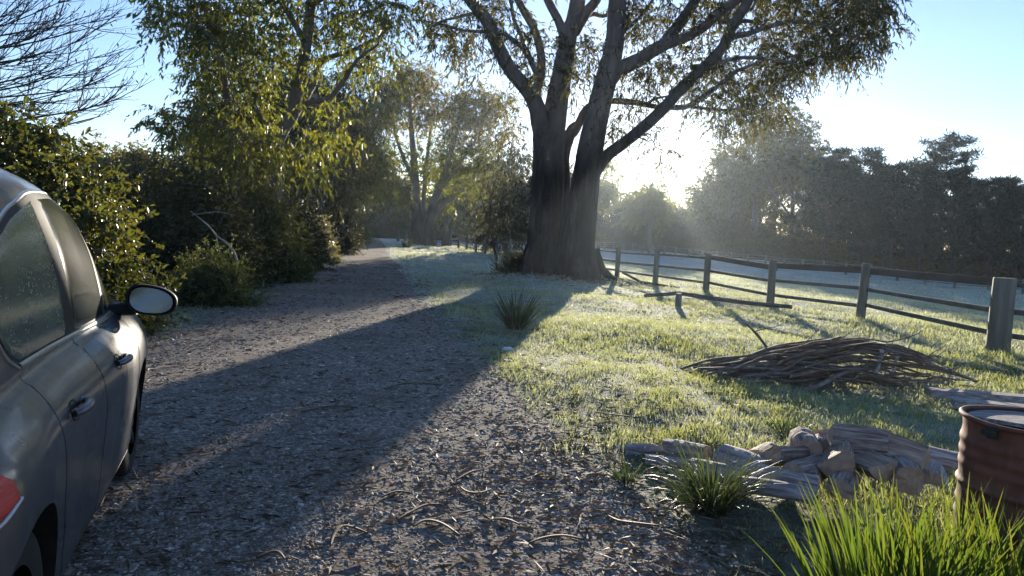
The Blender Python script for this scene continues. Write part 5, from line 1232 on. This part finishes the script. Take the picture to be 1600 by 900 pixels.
for sy in (-1, 1):
    for xz_, wd_ in [([(1.16, .985), (1.15, .93), (1.12, .84), (1.11, .74), (1.17, .60), (1.24, .45), (1.27, .30), (1.30, .235)], .011),
        ([(1.97, 1.54), (1.96, 1.2), (1.95, .98), (1.95, .6), (1.96, .235)], .010),
        ([(2.97, .965), (2.99, .8), (2.98, .6), (2.93, .45), (2.90, .235)], .010),
        ([(1.3, .235), (2.0, .232), (2.9, .235)], .010),
        ([(.17, .86), (.3, .80), (.45, .70), (.42, .6)], .008)]:
        mb = MB(); ribbon(mb, xz_, wd_, .0012, sy); mb.build('shut_line', M['black'], car, True)
    for hx in (1.40, 2.36):
        mb = MB(); hz = .815
        v = []; f = []
        for a in np.linspace(0, 2 * pi, 21)[:-1]:
            x = hx - .03 + .062 * cos(a); z = hz + .005 + .036 * sin(a); v.append([x, sy * (side_y(x, z) + .0025), z])
        v.append([hx - .03, sy * (side_y(hx, hz) - .012), hz]); f = [[i_, (i_ + 1) % 20, 20] for i_ in range(20)]
        mb.add(v, f); cup = mb.build('handle_recess', M['black'], car, True)
        mb = MB(); xs = np.linspace(hx - .105, hx + .10, 14); t = np.linspace(0, 1, 14)
        pts = [[x, sy * (side_y(x, hz) + .010 + .030 * sin(pi * tt) ** .6), hz + .008 * sin(pi * tt) + .01] for x, tt in zip(xs, t)]
        tube(mb, pts, .0125 + .005 * np.sin(pi * t), 10); mb.build('door_handle', M['paint'], car, True)
        mb = MB(); x = hx + .115; tube(mb, [[x, sy * (side_y(x, hz) - .002), hz + .008], [x, sy * (side_y(x, hz) + .012), hz + .008]], .013, 14); mb.build('lock', M['bright'], car, True)
    # tail lamp
    mb = MB()
    LX = np.array([.10, .2, .33, .46, .56]); lo = np.array([.80, .79, .78, .775, .80]); hi = np.array([1.02, 1.01, .98, .92, .83])
    patch(mb, lambda a, t: .10 + a * .46, lambda x, t: float(np.interp(x, LX, lo)) + t * float(np.interp(x, LX, hi) - np.interp(x, LX, lo)), 22, 14, .012, sy, .011)
    mb.build('tail_light', M['lens'], car, True)
    mb = MB(); ribbon(mb, [(.10, .79), (.35, .77), (.47, .765), (.57, .79)], .012, .006, sy); mb.build('lamp_trim', M['bright'], car, True)
    mb = MB(); patch(mb, lambda a, t: 3.62 + a * .32, lambda x, t: (.70 + .12 * (x - 3.62)) + t * .13, 14, 8, .008, sy, .007); mb.build('headlight', M['lamp_glass'], car, True)
    # mirror
    bx, bz_ = 3.04, 1.04; y0 = side_y(3.04, 1.0)
    mb = MB(); tube(mb, [[bx, sy * (y0 - .03), .965], [bx + .01, sy * (y0 + .05), .985], [bx - .01, sy * (y0 + .14), 1.0]], [.05, .036, .04], 12); mb.build('mirror_arm', M['black'], car, True)
    cy = y0 + .22
    def shell(xx, sc):
        a = np.linspace(0, 2 * pi, 41)[:-1]
        yy = .128 * np.sign(np.cos(a)) * np.abs(np.cos(a)) ** .8 * sc; zz = .082 * np.sign(np.sin(a)) * np.abs(np.sin(a)) ** .85 * sc * (1 - .22 * np.cos(a) * (np.sin(a) > 0)) 
        return np.stack([np.full(40, xx) + .25 * 0, sy * (cy + yy), 1.045 + zz - .05 * yy], -1)
    prof = [(bx - .055, .90), (bx - .065, .97), (bx - .05, 1.02), (bx, 1.0), (bx + .045, .85), (bx + .075, .55), (bx + .085, .15)]
    V_ = np.concatenate([shell(a, b) for a, b in prof]); ii = np.arange(len(prof) - 1)[:, None] * 40; j_ = np.arange(40)[None]; j2_ = (j_ + 1) % 40
    mb = MB(); mb.add(V_, np.stack([ii + j_, ii + j2_, ii + 40 + j2_, ii + 40 + j_], -1).reshape(-1, 4))
    e = len(prof) - 1; mb.add(np.concatenate([V_[e * 40:], [V_[e * 40:].mean(0)]]), [[q_, (q_ + 1) % 40, 40] for q_ in range(40)])
    hs = mb.build('mirror_housing', M['black'], car, True)
    g_ = shell(bx - .058, .84); mb = MB(); mb.add(np.concatenate([g_, [g_.mean(0)]]), [[q_, (q_ + 1) % 40, 40] for q_ in range(40)]); mb.build('mirror_glass', M['mirror'], hs, False)
    # wheels
    for cx in (.78, 3.25):
        mb = MB(); k = 56; a = np.arange(k) * 2 * pi / k
        pr = [(.20, .10), (.255, .105), (.295, .10), (.312, .085), (.316, .06), (.3165, .0), (.316, -.06), (.31, -.09), (.25, -.1), (.2, -.1)]
        yc = sy * (side_y(cx, .6) - .155)
        V_ = np.concatenate([np.stack([cx + r_ * np.cos(a), np.full(k, yc + sy * w_y), .315 + r_ * np.sin(a)], -1) for r_, w_y in pr]); ii = np.arange(len(pr) - 1)[:, None] * k; j_ = np.arange(k)[None]
        mb.add(V_, np.stack([ii + j_, ii + (j_ + 1) % k, ii + k + (j_ + 1) % k, ii + k + j_], -1).reshape(-1, 4))
        wh = mb.build('wheel', M['rubber'], car, True)
        mb = MB(); tube(mb, [[cx, yc - sy * .09, .315], [cx, yc + sy * .055, .315]], .205, 40)
        for q_ in range(5):
            an = q_ * 2 * pi / 5 + .3; box_between(mb, [cx + .03 * cos(an), yc + sy * .075, .315 + .03 * sin(an)], [cx + .195 * cos(an), yc + sy * .08, .315 + .195 * sin(an)], .045, .03, 1)
        tube(mb, [[cx, yc + sy * .05, .315], [cx, yc + sy * .1, .315]], .045, 20, 1)
        mb.build('rim', [M['black'], M['alloy']], wh, True)
# windscreen, rear window and number plate recess (ends of the car)
def top_patch(x0, x1, name, m, w0, w1, off=.005):
    mb = MB(); v = []
    for x in np.linspace(x0, x1, 22):
        s = sect(x, 200); 
        for a in np.linspace(-1, 1, 20):
            wmax = np.interp(x, [x0, x1], [w0, w1]); y = a * wmax
            order = np.argsort(s[120:, 0]); z = np.interp(abs(y), s[120:, 0][order], s[120:, 1][order]); v.append([x, y, z + off])
    mb.add(v, grid_faces(22, 20)); mb.build(name, M[m], car, True)
top_patch(2.92, 3.5, 'windscreen', 'dark_glass', .48, .62)
top_patch(.16, .5, 'hatch_window', 'dewy', .52, .46)

# ------------------------------------------------------------------ camera, light, air
cam = bpy.data.cameras.new('camera'); co_ = bpy.data.objects.new('camera', cam); COL.objects.link(co_)
cam.sensor_width = 36; cam.lens = 36 * FPX / 1600; cam.clip_start = .05; cam.clip_end = 2000
from mathutils import Matrix, Vector
mw_ = Matrix([[*RC[0], 0], [*RC[1], 0], [*RC[2], EYE], [0, 0, 0, 1]]); co_.matrix_world = mw_
C.camera = co_
SUN_EL, SUN_AZ = 8.0, 9.4      # degrees; azimuth to the right of straight ahead
sd = Vector((sin(radians(SUN_AZ)) * cos(radians(SUN_EL)), cos(radians(SUN_AZ)) * cos(radians(SUN_EL)), sin(radians(SUN_EL))))
sl = bpy.data.lights.new('sun', 'SUN'); sl.energy = 3.6; sl.angle = radians(.55); sl.color = (1, .89, .72)
so = bpy.data.objects.new('sun', sl); COL.objects.link(so); so.rotation_euler = sd.to_track_quat('Z', 'Y').to_euler()
w = bpy.data.worlds.new('World'); C.world = w; w.use_nodes = True; nt = w.node_tree; nt.nodes.clear()
sk = nt.nodes.new('ShaderNodeTexSky'); sk.sky_type = 'NISHITA'; sk.sun_disc = False; sk.sun_elevation = radians(SUN_EL); sk.sun_rotation = radians(SUN_AZ)
sk.altitude = 100; sk.air_density = 1.0; sk.dust_density = .08; sk.ozone_density = 3.0
bg = nt.nodes.new('ShaderNodeBackground'); bg.inputs[1].default_value = .085
wo = nt.nodes.new('ShaderNodeOutputWorld'); nt.links.new(mixc(nt, 1.0, sk.outputs[0], (1.0, .875, .94), 'MULTIPLY'), bg.inputs[0]); nt.links.new(bg.outputs[0], wo.inputs[0])
w.cycles.sampling_method = 'AUTOMATIC'
HAZE = .00026
if HAZE:
    mb = MB(); lo, hi = np.array([-401, -121, -3.2]), np.array([401, 401, 30])
    v = [[(lo, hi)[a][0], (lo, hi)[b][1], (lo, hi)[c][2]] for a in (0, 1) for b in (0, 1) for c in (0, 1)]
    mb.add(v, [[0, 1, 3, 2], [4, 6, 7, 5], [0, 4, 5, 1], [2, 3, 7, 6], [0, 2, 6, 4], [1, 5, 7, 3]])
    m = bpy.data.materials.new('morning_haze'); m.use_nodes = True; nt = m.node_tree; nt.nodes.clear()
    o_ = nt.nodes.new('ShaderNodeOutputMaterial'); pv = nt.nodes.new('ShaderNodeVolumePrincipled')
    pv.inputs['Color'].default_value = (.72, .86, 1, 1); pv.inputs['Density'].default_value = HAZE; pv.inputs['Anisotropy'].default_value = .66
    nt.links.new(pv.outputs[0], o_.inputs['Volume'])
    tag(mb.build('haze', m), kind='stuff')
C.view_settings.view_transform = 'Standard'; C.view_settings.look = 'None'; C.view_settings.gamma = 1; C.view_settings.exposure = EXPO
cy_ = C.cycles
cy_.max_bounces = 8; cy_.diffuse_bounces = 4; cy_.glossy_bounces = 2; cy_.transmission_bounces = 4; cy_.transparent_max_bounces = 4; cy_.volume_bounces = 0
cy_.use_denoising = True; cy_.denoiser = 'OPENIMAGEDENOISE'; cy_.sample_clamp_indirect = 6; cy_.caustics_reflective = False; cy_.caustics_refractive = False
cy_.use_adaptive_sampling = True; cy_.adaptive_threshold = .02
